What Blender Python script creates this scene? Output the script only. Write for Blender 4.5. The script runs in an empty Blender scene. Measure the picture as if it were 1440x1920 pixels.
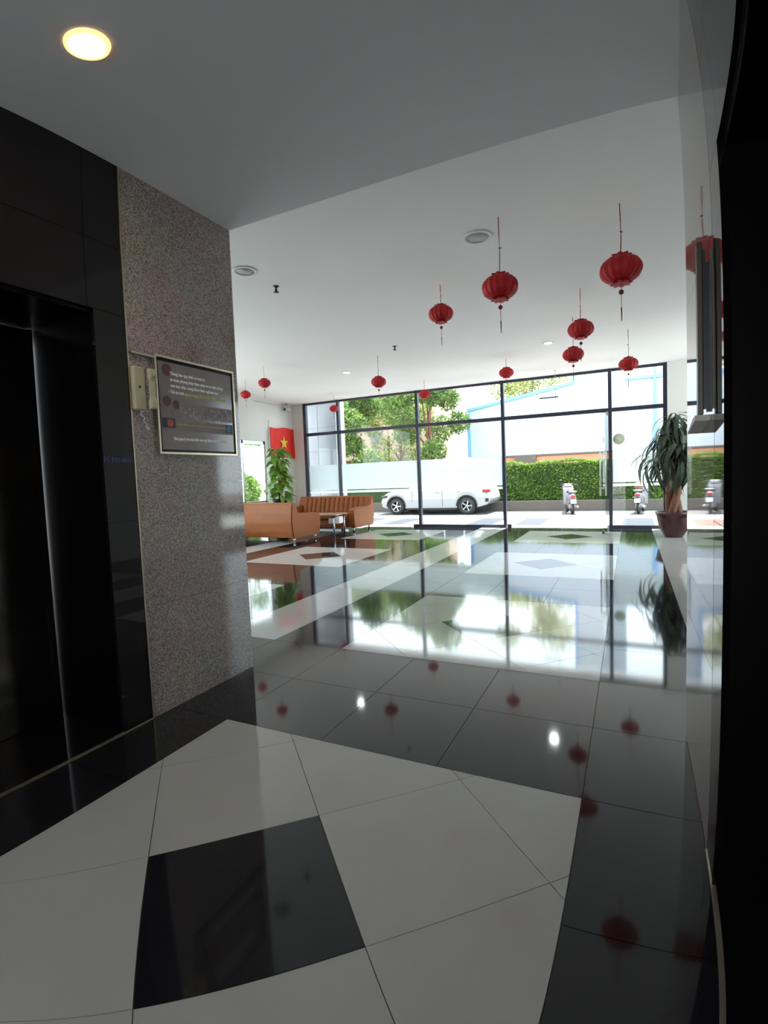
import bpy, bmesh, math, random
from mathutils import Vector, Matrix
PI = math.pi
scene = bpy.context.scene
C = scene.collection

# ------------------------------------------------------------------ camera (ultra-wide phone lens with barrel distortion)
cam_d = bpy.data.cameras.new('camera')
cam = bpy.data.objects.new('camera', cam_d)
C.objects.link(cam)
cR = (0.89968256, 0.43482814, -0.03867526)
cU = (0.00526402, 0.07778156, 0.99695653)
cF = (-0.43651298, 0.89714799, -0.06768977)
cm = Matrix((cR, cU, [-v for v in cF])).transposed().to_4x4()
cm.translation = (0, 0, 1.275)
cam.matrix_world = cm
cam_d.type = 'PANO'
cam_d.panorama_type = 'FISHEYE_LENS_POLYNOMIAL'
cam_d.fisheye_polynomial_k0 = 0.0
cam_d.fisheye_polynomial_k1 = -0.05495780116784871
cam_d.fisheye_polynomial_k2 = -0.00027421364320966087
cam_d.fisheye_polynomial_k3 = 9.009970711228116e-05
cam_d.fisheye_polynomial_k4 = -2.4439863275749294e-06
cam_d.fisheye_fov = math.radians(179)
cam_d.sensor_width = 36
cam_d.sensor_height = 36
cam_d.clip_start = 0.02
cam_d.clip_end = 500
scene.camera = cam

# ------------------------------------------------------------------ world, sun, exposure
world = bpy.data.worlds.new('sky')
scene.world = world
world.use_nodes = True
bg = world.node_tree.nodes['Background']
bg.inputs[0].default_value = (0.86, 0.93, 1.0, 1)
bg.inputs[1].default_value = 2.6
sun_d = bpy.data.lights.new('sun', 'SUN')
sun_d.energy = 10.0
sun_d.angle = math.radians(3)
sun_d.color = (1, 0.96, 0.9)
sun = bpy.data.objects.new('sun', sun_d)
C.objects.link(sun)
sun.rotation_euler = (math.radians(-22), math.radians(12), 0)
scene.view_settings.view_transform = 'Standard'
scene.view_settings.look = 'None'
scene.view_settings.exposure = 1.42
scene.view_settings.gamma = 1.0
scene.view_settings.use_curve_mapping = False
try:
    scene.cycles.use_denoising = True
    scene.cycles.max_bounces = 12
    scene.cycles.diffuse_bounces = 6
    scene.cycles.glossy_bounces = 6
    scene.cycles.transparent_max_bounces = 24
    scene.cycles.sample_clamp_indirect = 8
    scene.cycles.caustics_reflective = False
    scene.cycles.caustics_refractive = False
except Exception:
    pass

# ------------------------------------------------------------------ materials
def nmat(name):
    m = bpy.data.materials.new(name)
    m.use_nodes = True
    nt = m.node_tree
    return m, nt, nt.nodes['Principled BSDF'], nt.nodes['Material Output']

def mat(name, col, rough=0.5, metal=0.0, noise=0.0, nscale=20.0, bump=0.0, bscale=60.0, ior=1.5, spec=0.5, emit=None, es=0.0, coat=0.0, rvar=0.0):
    m, nt, p, out = nmat(name)
    N, L = nt.nodes, nt.links
    tc = N.new('ShaderNodeTexCoord')
    c4 = (col[0], col[1], col[2], 1)
    nz = N.new('ShaderNodeTexNoise')
    nz.inputs['Scale'].default_value = nscale
    nz.inputs['Detail'].default_value = 4
    L.new(tc.outputs['Object'], nz.inputs['Vector'])
    mx = N.new('ShaderNodeMix')
    mx.data_type = 'RGBA'
    k = max(noise, 0.02)
    mx.inputs[6].default_value = tuple(v * (1 - k) for v in col) + (1,)
    mx.inputs[7].default_value = tuple(min(1, v * (1 + k)) for v in col) + (1,)
    L.new(nz.outputs['Fac'], mx.inputs[0])
    L.new(mx.outputs[2], p.inputs['Base Color'])
    p.inputs['Roughness'].default_value = rough
    p.inputs['Metallic'].default_value = metal
    p.inputs['IOR'].default_value = ior
    p.inputs['Specular IOR Level'].default_value = spec
    p.inputs['Coat Weight'].default_value = coat
    if rvar:
        mr = N.new('ShaderNodeMapRange')
        mr.inputs['To Min'].default_value = max(0, rough - rvar)
        mr.inputs['To Max'].default_value = rough + rvar
        L.new(nz.outputs['Fac'], mr.inputs['Value'])
        L.new(mr.outputs[0], p.inputs['Roughness'])
    if bump:
        nb = N.new('ShaderNodeTexNoise')
        nb.inputs['Scale'].default_value = bscale
        L.new(tc.outputs['Object'], nb.inputs['Vector'])
        b = N.new('ShaderNodeBump')
        b.inputs['Strength'].default_value = bump
        b.inputs['Distance'].default_value = 0.01
        L.new(nb.outputs['Fac'], b.inputs['Height'])
        L.new(b.outputs[0], p.inputs['Normal'])
    if emit:
        p.inputs['Emission Color'].default_value = emit + (1,)
        p.inputs['Emission Strength'].default_value = es
    return m

def granite(name, c1, c2, c3, rough, scale=90, ior=1.5):
    m, nt, p, out = nmat(name)
    N, L = nt.nodes, nt.links
    tc = N.new('ShaderNodeTexCoord')
    n1 = N.new('ShaderNodeTexNoise'); n1.inputs['Scale'].default_value = scale; n1.inputs['Detail'].default_value = 3
    n2 = N.new('ShaderNodeTexVoronoi'); n2.inputs['Scale'].default_value = scale * 0.9
    n3 = N.new('ShaderNodeTexNoise'); n3.inputs['Scale'].default_value = 3
    for n in (n1, n2, n3): L.new(tc.outputs['Object'], n.inputs['Vector'])
    cr = N.new('ShaderNodeValToRGB')
    e = cr.color_ramp.elements
    e[0].position = 0.36; e[0].color = c1 + (1,)
    e[1].position = 0.62; e[1].color = c3 + (1,)
    el = e.new(0.5); el.color = c2 + (1,)
    vc = N.new('ShaderNodeTexVoronoi'); vc.inputs['Scale'].default_value = scale * 1.7
    L.new(tc.outputs['Object'], vc.inputs['Vector'])
    sx = N.new('ShaderNodeSeparateColor'); L.new(vc.outputs['Color'], sx.inputs[0])
    ma = N.new('ShaderNodeMix'); ma.inputs[0].default_value = 0.45
    L.new(n1.outputs['Fac'], ma.inputs[2]); L.new(sx.outputs[0], ma.inputs[3])
    L.new(ma.outputs[0], cr.inputs[0])
    mx = N.new('ShaderNodeMix'); mx.data_type = 'RGBA'; mx.blend_type = 'MULTIPLY'
    mx.inputs[0].default_value = 0.55
    bw = N.new('ShaderNodeValToRGB')
    bw.color_ramp.elements[0].color = (0.45, 0.42, 0.42, 1)
    bw.color_ramp.elements[1].color = (1, 1, 1, 1); bw.color_ramp.elements[1].position = 0.45
    L.new(n2.outputs['Distance'], bw.inputs[0])
    L.new(cr.outputs[0], mx.inputs[6]); L.new(bw.outputs[0], mx.inputs[7])
    m2 = N.new('ShaderNodeMix'); m2.data_type = 'RGBA'; m2.blend_type = 'MULTIPLY'; m2.inputs[0].default_value = 0.3
    L.new(mx.outputs[2], m2.inputs[6]); L.new(n3.outputs['Color'], m2.inputs[7])
    L.new(m2.outputs[2], p.inputs['Base Color'])
    p.inputs['Roughness'].default_value = rough
    p.inputs['IOR'].default_value = ior
    return m

def glass_mat(name, tint, f0=0.0, ior=1.5):
    m, nt, p, out = nmat(name)
    N, L = nt.nodes, nt.links
    N.remove(p)
    tr = N.new('ShaderNodeBsdfTransparent'); tr.inputs[0].default_value = tint + (1,)
    gl = N.new('ShaderNodeBsdfGlossy'); gl.inputs['Roughness'].default_value = 0.0
    fr = N.new('ShaderNodeFresnel'); fr.inputs[0].default_value = ior
    mx = N.new('ShaderNodeMixShader')
    ge = N.new('ShaderNodeNewGeometry')
    iv = N.new('ShaderNodeMath'); iv.operation = 'SUBTRACT'; iv.inputs[0].default_value = 1.0
    ml = N.new('ShaderNodeMath'); ml.operation = 'MULTIPLY'
    L.new(ge.outputs['Backfacing'], iv.inputs[1]); L.new(iv.outputs[0], ml.inputs[0]); L.new(fr.outputs[0], ml.inputs[1])
    L.new(ml.outputs[0], mx.inputs[0]); L.new(tr.outputs[0], mx.inputs[1]); L.new(gl.outputs[0], mx.inputs[2])
    L.new(mx.outputs[0], out.inputs[0])
    return m

def frosted_mat(name):
    m, nt, p, out = nmat(name)
    N, L = nt.nodes, nt.links
    N.remove(p)
    tc = N.new('ShaderNodeTexCoord')
    nz = N.new('ShaderNodeTexNoise'); nz.inputs['Scale'].default_value = 2
    L.new(tc.outputs['Object'], nz.inputs['Vector'])
    tl = N.new('ShaderNodeBsdfTranslucent'); tl.inputs[0].default_value = (0.58, 0.63, 0.64, 1)
    df = N.new('ShaderNodeBsdfDiffuse'); df.inputs[0].default_value = (0.7, 0.75, 0.75, 1)
    tr = N.new('ShaderNodeBsdfTransparent')
    a = N.new('ShaderNodeMixShader'); a.inputs[0].default_value = 0.12
    b = N.new('ShaderNodeMixShader')
    mr = N.new('ShaderNodeMapRange'); mr.inputs['To Min'].default_value = 0.25; mr.inputs['To Max'].default_value = 0.33
    L.new(nz.outputs['Fac'], mr.inputs['Value'])
    L.new(tl.outputs[0], a.inputs[1]); L.new(df.outputs[0], a.inputs[2])
    L.new(mr.outputs[0], b.inputs[0]); L.new(a.outputs[0], b.inputs[1]); L.new(tr.outputs[0], b.inputs[2])
    L.new(b.outputs[0], out.inputs[0])
    return m

def leaf_mat(name, c1, c2, rough=0.45, trans=0.3):
    m, nt, p, out = nmat(name)
    N, L = nt.nodes, nt.links
    oi = N.new('ShaderNodeNewGeometry')
    tc = N.new('ShaderNodeTexCoord')
    nz = N.new('ShaderNodeTexNoise'); nz.inputs['Scale'].default_value = 1.3; nz.inputs['Detail'].default_value = 3
    L.new(tc.outputs['Object'], nz.inputs['Vector'])
    ad = N.new('ShaderNodeMath'); ad.operation = 'MULTIPLY_ADD'; ad.inputs[1].default_value = 0.6; ad.use_clamp = True
    L.new(oi.outputs['Random Per Island'], ad.inputs[0])
    sb = N.new('ShaderNodeMath'); sb.operation = 'MULTIPLY_ADD'; sb.inputs[1].default_value = 1.6; sb.inputs[2].default_value = -0.6
    L.new(nz.outputs['Fac'], sb.inputs[0]); L.new(sb.outputs[0], ad.inputs[2])
    mx = N.new('ShaderNodeMix'); mx.data_type = 'RGBA'
    mx.inputs[6].default_value = c1 + (1,); mx.inputs[7].default_value = c2 + (1,)
    L.new(ad.outputs[0], mx.inputs[0]); L.new(mx.outputs[2], p.inputs['Base Color'])
    p.inputs['Roughness'].default_value = rough
    tl = N.new('ShaderNodeBsdfTranslucent'); L.new(mx.outputs[2], tl.inputs[0])
    ms = N.new('ShaderNodeMixShader'); ms.inputs[0].default_value = trans
    L.new(p.outputs[0], ms.inputs[1]); L.new(tl.outputs[0], ms.inputs[2]); L.new(ms.outputs[0], out.inputs[0])
    return m

M = {}
M['white_tile'] = mat('white_floor_tile', (0.45, 0.45, 0.435), 0.06, noise=0.06, nscale=5, rvar=0.015, ior=1.5)
M['black_tile'] = mat('black_floor_tile', (0.012, 0.012, 0.015), 0.06, noise=0.04, nscale=60, ior=1.55)
M['grout'] = mat('grout', (0.16, 0.155, 0.15), 0.6)
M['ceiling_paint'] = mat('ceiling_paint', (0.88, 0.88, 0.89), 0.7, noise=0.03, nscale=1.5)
M['shaded_ceiling'] = mat('corridor_ceiling_shaded', (0.66, 0.68, 0.70), 0.7, noise=0.03, nscale=1.5)  # corridor shade put into the ceiling colour, sharpens the edge at the step
M['wall_paint'] = mat('wall_paint', (0.74, 0.73, 0.70), 0.6, noise=0.03, nscale=2)
M['granite'] = granite('pink_grey_granite', (0.19, 0.155, 0.145), (0.375, 0.31, 0.28), (0.56, 0.485, 0.45), 0.07, 120, 1.55)
M['granite_smooth'] = granite('polished_pale_granite', (0.22, 0.195, 0.175), (0.26, 0.235, 0.21), (0.30, 0.27, 0.245), 0.03, 120, 1.6)
M['black_granite'] = mat('black_granite', (0.006, 0.0045, 0.005), 0.03, noise=0.3, nscale=90, ior=1.5)
M['gold_trim'] = mat('gold_trim', (0.55, 0.47, 0.36), 0.3, 0.9)
M['door_steel'] = mat('elevator_steel', (0.14, 0.13, 0.13), 0.16, 0.95, noise=0.1, nscale=4)
M['jamb_black'] = mat('elevator_jamb', (0.002, 0.0015, 0.0015), 0.3, spec=0.15)
M['frame_dark'] = mat('window_frame_dark', (0.02, 0.021, 0.045), 0.35)
M['glass'] = glass_mat('clear_glass', (0.93, 0.97, 0.96))
M['film'] = frosted_mat('frosted_film')
M['steel'] = mat('brushed_steel', (0.6, 0.6, 0.6), 0.3, 1.0)
M['chrome'] = mat('chrome', (0.8, 0.8, 0.82), 0.08, 1.0)
M['red_silk'] = mat('red_silk', (0.46, 0.002, 0.007), 0.6, noise=0.25, nscale=40, bump=0.3, bscale=50)
M['dark_red'] = mat('dark_red_bead', (0.16, 0.01, 0.012), 0.5)
M['cord_red'] = mat('cord_red', (0.35, 0.06, 0.07), 0.7)
M['black_plastic'] = mat('black_plastic', (0.015, 0.015, 0.017), 0.4)
M['white_plastic'] = mat('white_plastic', (0.75, 0.75, 0.75), 0.4)
M['cream_plastic'] = mat('cream_plastic', (0.47, 0.45, 0.32), 0.45, noise=0.05)
M['leather'] = mat('tan_leather', (0.31, 0.095, 0.026), 0.45, spec=0.3, noise=0.12, nscale=6, bump=0.15, bscale=120)
M['pot_brown'] = mat('pot_glazed_brown', (0.07, 0.022, 0.022), 0.3, noise=0.3, nscale=8)
M['soil'] = mat('soil', (0.04, 0.028, 0.018), 0.9, noise=0.3)
M['bark'] = mat('bark', (0.20, 0.085, 0.05), 0.8, noise=0.35, nscale=14, bump=0.6, bscale=40)
M['leaf_dark'] = leaf_mat('leaf_dark', (0.012, 0.028, 0.014), (0.05, 0.085, 0.045), 0.35, 0.2)
M['leaf_bright'] = leaf_mat('leaf_bright', (0.03, 0.11, 0.014), (0.20, 0.36, 0.035), 0.35, 0.3)
M['flag'] = mat('flag_red', (0.72, 0.02, 0.012), 0.7, noise=0.08)
M['yellow'] = mat('yellow_star', (0.75, 0.5, 0.03), 0.6)
M['board_dark'] = mat('board_print_dark', (0.25, 0.22, 0.23), 0.12, noise=0.25, nscale=5)
M['print_white'] = mat('print_white', (0.95, 0.92, 0.9), 0.5)
M['print_yellow'] = mat('print_yellow', (0.62, 0.56, 0.14), 0.5)
M['print_red'] = mat('print_red', (0.55, 0.07, 0.04), 0.5)
M['print_maroon'] = mat('print_maroon', (0.09, 0.018, 0.025), 0.5)
M['print_blue'] = mat('print_blue', (0.04, 0.17, 0.36), 0.5)
M['print_navy'] = mat('print_navy', (0.008, 0.012, 0.03), 0.5)
M['print_lilac'] = mat('print_lilac', (0.42, 0.40, 0.50), 0.5, noise=0.5, nscale=60)
M['print_olive'] = mat('print_olive', (0.20, 0.155, 0.14), 0.5, noise=0.4, nscale=40)
M['letter_blue'] = mat('letter_blue', (0.03, 0.03, 0.22), 0.3)
M['hedge'] = leaf_mat('hedge_leaf', (0.018, 0.06, 0.008), (0.16, 0.27, 0.02), 0.6, 0.35)
M['hedge_core'] = mat('hedge_core', (0.02, 0.045, 0.012), 0.9, noise=0.4)
M['tree_leaf'] = leaf_mat('tree_leaf', (0.03, 0.085, 0.02), (0.20, 0.30, 0.05), 0.6, 0.35)
M['tree_leaf2'] = leaf_mat('tree_leaf_yellow', (0.10, 0.15, 0.02), (0.40, 0.42, 0.10), 0.6, 0.35)
M['concrete'] = mat('concrete', (0.10, 0.088, 0.075), 0.85, noise=0.15, nscale=3)
M['asphalt'] = mat('asphalt', (0.085, 0.083, 0.08), 0.9, noise=0.15, nscale=30)
M['pave_white'] = mat('paving_white', (0.50, 0.49, 0.48), 0.8, spec=0.2, noise=0.08, nscale=3)
M['pave_black'] = mat('paving_black', (0.055, 0.06, 0.075), 0.9, spec=0.1, noise=0.2)
M['pave_red'] = mat('paving_red', (0.24, 0.115, 0.10), 0.9, spec=0.1, noise=0.1)
M['bld_white'] = mat('building_white', (0.43, 0.48, 0.53), 0.7, noise=0.03, nscale=1)
M['bld_blue'] = mat('building_blue_trim', (0.16, 0.33, 0.62), 0.6)
M['bld_peach'] = mat('building_peach', (0.42, 0.2, 0.11), 0.8, noise=0.1)
M['bld_beige'] = mat('building_beige', (0.36, 0.235, 0.18), 0.8, noise=0.08)
M['bld_window'] = mat('building_window_dark', (0.12, 0.13, 0.14), 0.2)
M['grey_tile'] = mat('grey_wall_tile', (0.25, 0.26, 0.29), 0.3, noise=0.06)
M['car_white'] = mat('car_paint_white', (0.38, 0.38, 0.39), 0.2, coat=0.6)
M['car_glass'] = mat('car_glass', (0.03, 0.035, 0.04), 0.05)
M['rubber'] = mat('rubber', (0.02, 0.02, 0.02), 0.8)
M['alloy'] = mat('alloy', (0.55, 0.55, 0.57), 0.3, 0.8)
M['tail_red'] = mat('tail_light_red', (0.35, 0.02, 0.02), 0.2)
M['paper'] = mat('paper', (0.85, 0.82, 0.82), 0.7)
M['glass_table'] = mat('tinted_glass', (0.30, 0.36, 0.42), 0.06, ior=1.6)
M['sticker'] = leaf_mat('pale_sticker', (0.5, 0.5, 0.42), (0.6, 0.6, 0.5), 0.6, 0.6)
M['scooter_grey'] = mat('scooter_silver', (0.2, 0.2, 0.23), 0.3, coat=0.5)
M['wood_top'] = mat('wood_top', (0.30, 0.15, 0.09), 0.3, noise=0.3, nscale=8)
M['lamp_warm'] = mat('lamp_warm', (1, 1, 1), 0.5, emit=(1.0, 0.80, 0.48), es=26)
M['lamp_ring'] = mat('lamp_ring', (0.8, 0.62, 0.4), 0.4, emit=(1.0, 0.55, 0.2), es=0.7)
M['lamp_cool'] = mat('lamp_cool', (1, 1, 1), 0.5, emit=(0.95, 0.97, 1.0), es=8)
M['disc_grey'] = mat('disc_grey', (0.42, 0.42, 0.42), 0.5)
M['brass'] = mat('brass_dark', (0.08, 0.07, 0.06), 0.4, 0.6)

# ------------------------------------------------------------------ helpers
def obj(name, bm, material, parent=None, smooth=False):
    me = bpy.data.meshes.new(name)
    bmesh.ops.recalc_face_normals(bm, faces=bm.faces[:])
    bm.to_mesh(me); bm.free()
    if material: me.materials.append(material)
    if smooth:
        for f in me.polygons: f.use_smooth = True
    o = bpy.data.objects.new(name, me)
    C.objects.link(o)
    if parent: o.parent = parent
    return o

def pydata(name, verts, faces, material, parent=None, smooth=False):
    me = bpy.data.meshes.new(name)
    me.from_pydata(verts, [], faces)
    me.update()
    if material: me.materials.append(material)
    if smooth:
        for f in me.polygons: f.use_smooth = True
    o = bpy.data.objects.new(name, me)
    C.objects.link(o)
    if parent: o.parent = parent
    return o

def box(bm, x0, x1, y0, y1, z0, z1, bev=0.0, seg=2):
    v = [bm.verts.new((x, y, z)) for x in (x0, x1) for y in (y0, y1) for z in (z0, z1)]
    fs = [bm.faces.new([v[i] for i in q]) for q in ((0, 1, 3, 2), (4, 6, 7, 5), (0, 4, 5, 1), (2, 3, 7, 6), (0, 2, 6, 4), (1, 5, 7, 3))]
    if bev:
        es = list({e for f in fs for e in f.edges})
        bmesh.ops.recalc_face_normals(bm, faces=fs)
        bmesh.ops.bevel(bm, geom=es, offset=bev, segments=seg, affect='EDGES', profile=0.5)

def bx(name, d, material, parent=None, bev=0.0, seg=2, smooth=False):
    bm = bmesh.new()
    box(bm, *d, bev=bev, seg=seg)
    return obj(name, bm, material, parent, smooth)

def lathe(bm, prof, n=24, cx=0, cy=0, lobes=0, amp=0.0):
    rings = []
    for r, z in prof:
        if r < 1e-5:
            rings.append([bm.verts.new((cx, cy, z))])
        else:
            ring = []
            for i in range(n):
                a = 2 * PI * i / n
                rr = r * (1 - amp * (0.5 - 0.5 * math.cos(lobes * a))) if lobes else r
                ring.append(bm.verts.new((cx + rr * math.cos(a), cy + rr * math.sin(a), z)))
            rings.append(ring)
    for a, b in zip(rings, rings[1:]):
        for i in range(n):
            j = (i + 1) % n
            if len(a) == 1 and len(b) == 1: continue
            if len(a) == 1: bm.faces.new((a[0], b[i], b[j]))
            elif len(b) == 1: bm.faces.new((a[i], a[j], b[0]))
            else: bm.faces.new((a[i], a[j], b[j], b[i]))

def tube(bm, pts, r, n=8, r2=None):
    pts = [Vector(p) for p in pts]
    rings = []
    up = Vector((0, 0, 1))
    for k, p in enumerate(pts):
        t = (pts[min(k + 1, len(pts) - 1)] - pts[max(k - 1, 0)]).normalized()
        a = t.cross(up)
        if a.length < 1e-3: a = t.cross(Vector((1, 0, 0)))
        a.normalize(); b = t.cross(a).normalized()
        rr = r if r2 is None else r + (r2 - r) * k / (len(pts) - 1)
        rings.append([bm.verts.new(p + a * rr * math.cos(2 * PI * i / n) + b * rr * math.sin(2 * PI * i / n)) for i in range(n)])
    for A, B in zip(rings, rings[1:]):
        for i in range(n):
            j = (i + 1) % n
            bm.faces.new((A[i], A[j], B[j], B[i]))
    bm.faces.new(rings[0]); bm.faces.new(rings[-1][::-1])

def tb(name, pts, r, material, parent=None, n=8, r2=None):
    bm = bmesh.new(); tube(bm, pts, r, n, r2)
    return obj(name, bm, material, parent, True)

def lt(name, prof, material, parent=None, n=24, cx=0, cy=0, lobes=0, amp=0.0, smooth=True):
    bm = bmesh.new(); lathe(bm, prof, n, cx, cy, lobes, amp)
    return obj(name, bm, material, parent, smooth)

def prism(name, poly, axis, a0, a1, material, parent=None, bev=0.0, smooth=False):
    """poly in the two other axes, extruded along axis between a0 and a1"""
    bm = bmesh.new()
    def P(u, v, w):
        return (w, u, v) if axis == 0 else ((u, w, v) if axis == 1 else (u, v, w))
    A = [bm.verts.new(P(u, v, a0)) for u, v in poly]
    B = [bm.verts.new(P(u, v, a1)) for u, v in poly]
    n = len(poly)
    for i in range(n):
        j = (i + 1) % n
        bm.faces.new((A[i], A[j], B[j], B[i]))
    bm.faces.new(A); bm.faces.new(B[::-1])
    if bev:
        bmesh.ops.recalc_face_normals(bm, faces=bm.faces[:])
        bmesh.ops.bevel(bm, geom=bm.edges[:], offset=bev, segments=2, affect='EDGES')
    return obj(name, bm, material, parent, smooth)

def thing(name, label, cat, loc=(0, 0, 0), rz=0.0, group=None):
    o = bpy.data.objects.new(name, None)
    C.objects.link(o)
    o.location = loc; o.rotation_euler = (0, 0, rz)
    o.empty_display_size = 0.1
    o['label'] = label; o['category'] = cat
    if group: o['group'] = group
    return o

def tag(o, label, cat, group=None, kind=None):
    o['label'] = label; o['category'] = cat
    if group: o['group'] = group
    if kind: o['kind'] = kind
    return o

def struct(o, label, cat):
    o['kind'] = 'structure'; o['label'] = label; o['category'] = cat
    return o

def sempty(name, label, cat, loc=(0, 0, 0)):
    o = bpy.data.objects.new(name, None); C.objects.link(o); o.location = loc
    o.empty_display_size = 0.1
    return struct(o, label, cat)

def dup(root, loc, rz, label, scale=None):
    r = root.copy(); C.objects.link(r); r.location = loc; r.rotation_euler = (0, 0, rz); r['label'] = label
    if scale: r.scale = scale
    for ch in list(root.children):
        c = ch.copy(); C.objects.link(c); c.parent = r
        for g in ch.children:
            d = g.copy(); C.objects.link(d); d.parent = c
    return r

def text_obj(name, body, size, material, parent, origin, xdir, ydir, width=None, extrude=0.0006, bold=0.0):
    cu = bpy.data.curves.new(name, 'FONT')
    cu.body = body; cu.size = size; cu.extrude = extrude; cu.resolution_u = 2; cu.offset = bold
    o = bpy.data.objects.new(name + '_curve', cu); C.objects.link(o)
    bpy.context.view_layer.update()
    dg = bpy.context.evaluated_depsgraph_get()
    me = bpy.data.meshes.new_from_object(o.evaluated_get(dg))
    bpy.data.objects.remove(o)
    me.materials.clear(); me.materials.append(material)
    xs = [v.co.x for v in me.vertices]
    sx = 1.0 if not width else width / max(1e-6, max(xs) - min(xs))
    X = Vector(xdir); Y = Vector(ydir); Z = X.cross(Y); O = Vector(origin)
    for v in me.vertices:
        c = v.co.copy(); v.co = O + X * ((c.x - min(xs)) * sx if width else c.x) + Y * c.y + Z * c.z
    o = bpy.data.objects.new(name, me); C.objects.link(o); o.parent = parent
    return o

# dimensions
XL, XR, YP, YG, Y0 = -2.37, 0.238, 2.697, 1.867, 1.686
H1, H2, YW, XFL, XFR = 2.941, 3.367, 11.856, -8.5, 3.3
YB = -3.0

# ------------------------------------------------------------------ floor
floor = bx('floor', (XFL - 0.1, XFR + 0.1, YB, YW + 0.03, -0.12, -0.008), M['grout'])
struct(floor, 'glossy lobby floor of white and black stone tiles', 'floor')
TILE_N = {'white_tile': 0, 'black_tile': 0}
far_bm = {'white_tile': bmesh.new(), 'black_tile': bmesh.new()}
YFARTILE = 8.2

def put_poly(poly, kind):
    g = 0.0015
    c = Vector((sum(p[0] for p in poly) / len(poly), sum(p[1] for p in poly) / len(poly)))
    # inset polygon by g
    n = len(poly); area = 0
    for i in range(n):
        x0, y0 = poly[i]; x1, y1 = poly[(i + 1) % n]; area += x0 * y1 - x1 * y0
    if abs(area) < 0.0004: return
    if area < 0: poly = poly[::-1]
    out = []
    for i in range(n):
        p0 = Vector(poly[i - 1]); p1 = Vector(poly[i]); p2 = Vector(poly[(i + 1) % n])
        d1 = (p1 - p0).normalized(); d2 = (p2 - p1).normalized()
        n1 = Vector((-d1.y, d1.x)); n2 = Vector((-d2.y, d2.x))
        b = (n1 + n2)
        if b.length < 1e-6: continue
        b.normalize()
        k = g / max(0.3, b.dot(n1))
        out.append(p1 + b * k)
    far = c.y > YFARTILE
    bm = far_bm[kind] if far else bmesh.new()
    lo = [bm.verts.new((p.x, p.y, -0.009)) for p in out]
    hi = [bm.verts.new((p.x, p.y, 0.0)) for p in out]
    bm.faces.new(hi)
    m_ = len(out)
    for i in range(m_):
        j = (i + 1) % m_
        bm.faces.new((lo[i], lo[j], hi[j], hi[i]))
    if not far:
        TILE_N[kind] += 1
        obj(kind, bm, M[kind], floor)

def clip(poly, x0, x1, y0, y1):
    def cl(poly, f, inter):
        out = []
        for i in range(len(poly)):
            a, b = poly[i - 1], poly[i]
            if f(b):
                if not f(a): out.append(inter(a, b))
                out.append(b)
            elif f(a): out.append(inter(a, b))
        return out
    def ix(v): return lambda a, b: (v, a[1] + (b[1] - a[1]) * (v - a[0]) / (b[0] - a[0]))
    def iy(v): return lambda a, b: (a[0] + (b[0] - a[0]) * (v - a[1]) / (b[1] - a[1]), v)
    for f, g in ((lambda p: p[0] >= x0, ix(x0)), (lambda p: p[0] <= x1, ix(x1)), (lambda p: p[1] >= y0, iy(y0)), (lambda p: p[1] <= y1, iy(y1))):
        if len(poly) < 3: return []
        poly = cl(poly, f, g)
    return poly

def slabs(x0, x1, y0, y1, nx, ny, kind):
    for i in range(nx):
        for j in range(ny):
            a, b = x0 + (x1 - x0) * i / nx, x0 + (x1 - x0) * (i + 1) / nx
            c, d = y0 + (y1 - y0) * j / ny, y0 + (y1 - y0) * (j + 1) / ny
            put_poly([(a, c), (b, c), (b, d), (a, d)], kind)

SD = 0.4243      # half diagonal of a 0.6 m tile laid at 45 degrees
def bay(cx, cy, hx=0.902, hy=0.905, xlo=-99, xhi=99):
    x0, x1 = max(cx - hx, xlo), min(cx + hx, xhi)
    for a in range(-4, 5):
        for b in range(-4, 5):
            px, py = cx + (a + b) * SD, cy + (a - b) * SD
            if abs(px - cx) > 1.5 or abs(py - cy) > 1.5: continue
            poly = clip([(px - SD, py), (px, py - SD), (px + SD, py), (px, py + SD)], x0, x1, cy - hy, cy + hy)
            if len(poly) >= 3: put_poly(poly, 'black_tile' if a == b == 0 else 'white_tile')

XC = -1.073
bay(XC, 1.1105, 0.902, 0.9045)
bay(XC, -1.95, 0.902, 0.9045)
slabs(XL, XC - 0.902, YB, 2.015, 1, 8, 'black_tile')
slabs(XC + 0.902, XR, YB, 2.015, 1, 8, 'black_tile')
slabs(-1.975, -0.171, -1.045, 0.206, 3, 2, 'black_tile')
# portal recess floors
# cross band at the mouth of the corridor
xs_band = [XFL, -7.5, -6.87, -6.27, -5.65, -5.05, -4.45, -3.85, -3.2, -2.6, -1.975, -1.375, -0.775, -0.171, 0.4, 1.0, 1.6, 2.45, XFR]
for a, b in zip(xs_band, xs_band[1:]):
    for c, d in ((2.015, 2.62), (2.62, 3.235)):
        if c < 2.1 and (b < XL - 0.01 or a > XR + 0.01):
            if b < XL or a > XR: continue
        x0 = max(a, XL) if c < 2.1 else a
        x1 = min(b, XR) if c < 2.1 else b
        if d == 2.62: put_poly([(x0, c), (x1, c), (x1, d), (x0, d)], 'black_tile')
        else: put_poly([(a, max(c, 2.62)), (b, max(c, 2.62)), (b, d), (a, d)], 'black_tile')
rows = [4.14, 7.235, 10.325]
HY = 0.905
for cx, xlo, xhi in ((XC, -99, 99), (-4.75, -99, 99), (-8.4, XFL, -7.5), (2.5, 1.6, XFR)):
    for cy in rows: bay(cx, cy, 0.902, HY, xlo, xhi)
    x0, x1 = max(cx - 0.902, xlo), min(cx + 0.902, xhi)
    nn = 3 if x1 - x0 > 1.2 else 2
    for a, b in ((rows[0] + HY, rows[1] - HY), (rows[1] + HY, rows[2] - HY)):
        slabs(x0, x1, a, b, nn, 2, 'black_tile')
    slabs(x0, x1, rows[2] + HY, YW, nn, 1, 'black_tile')
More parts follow.
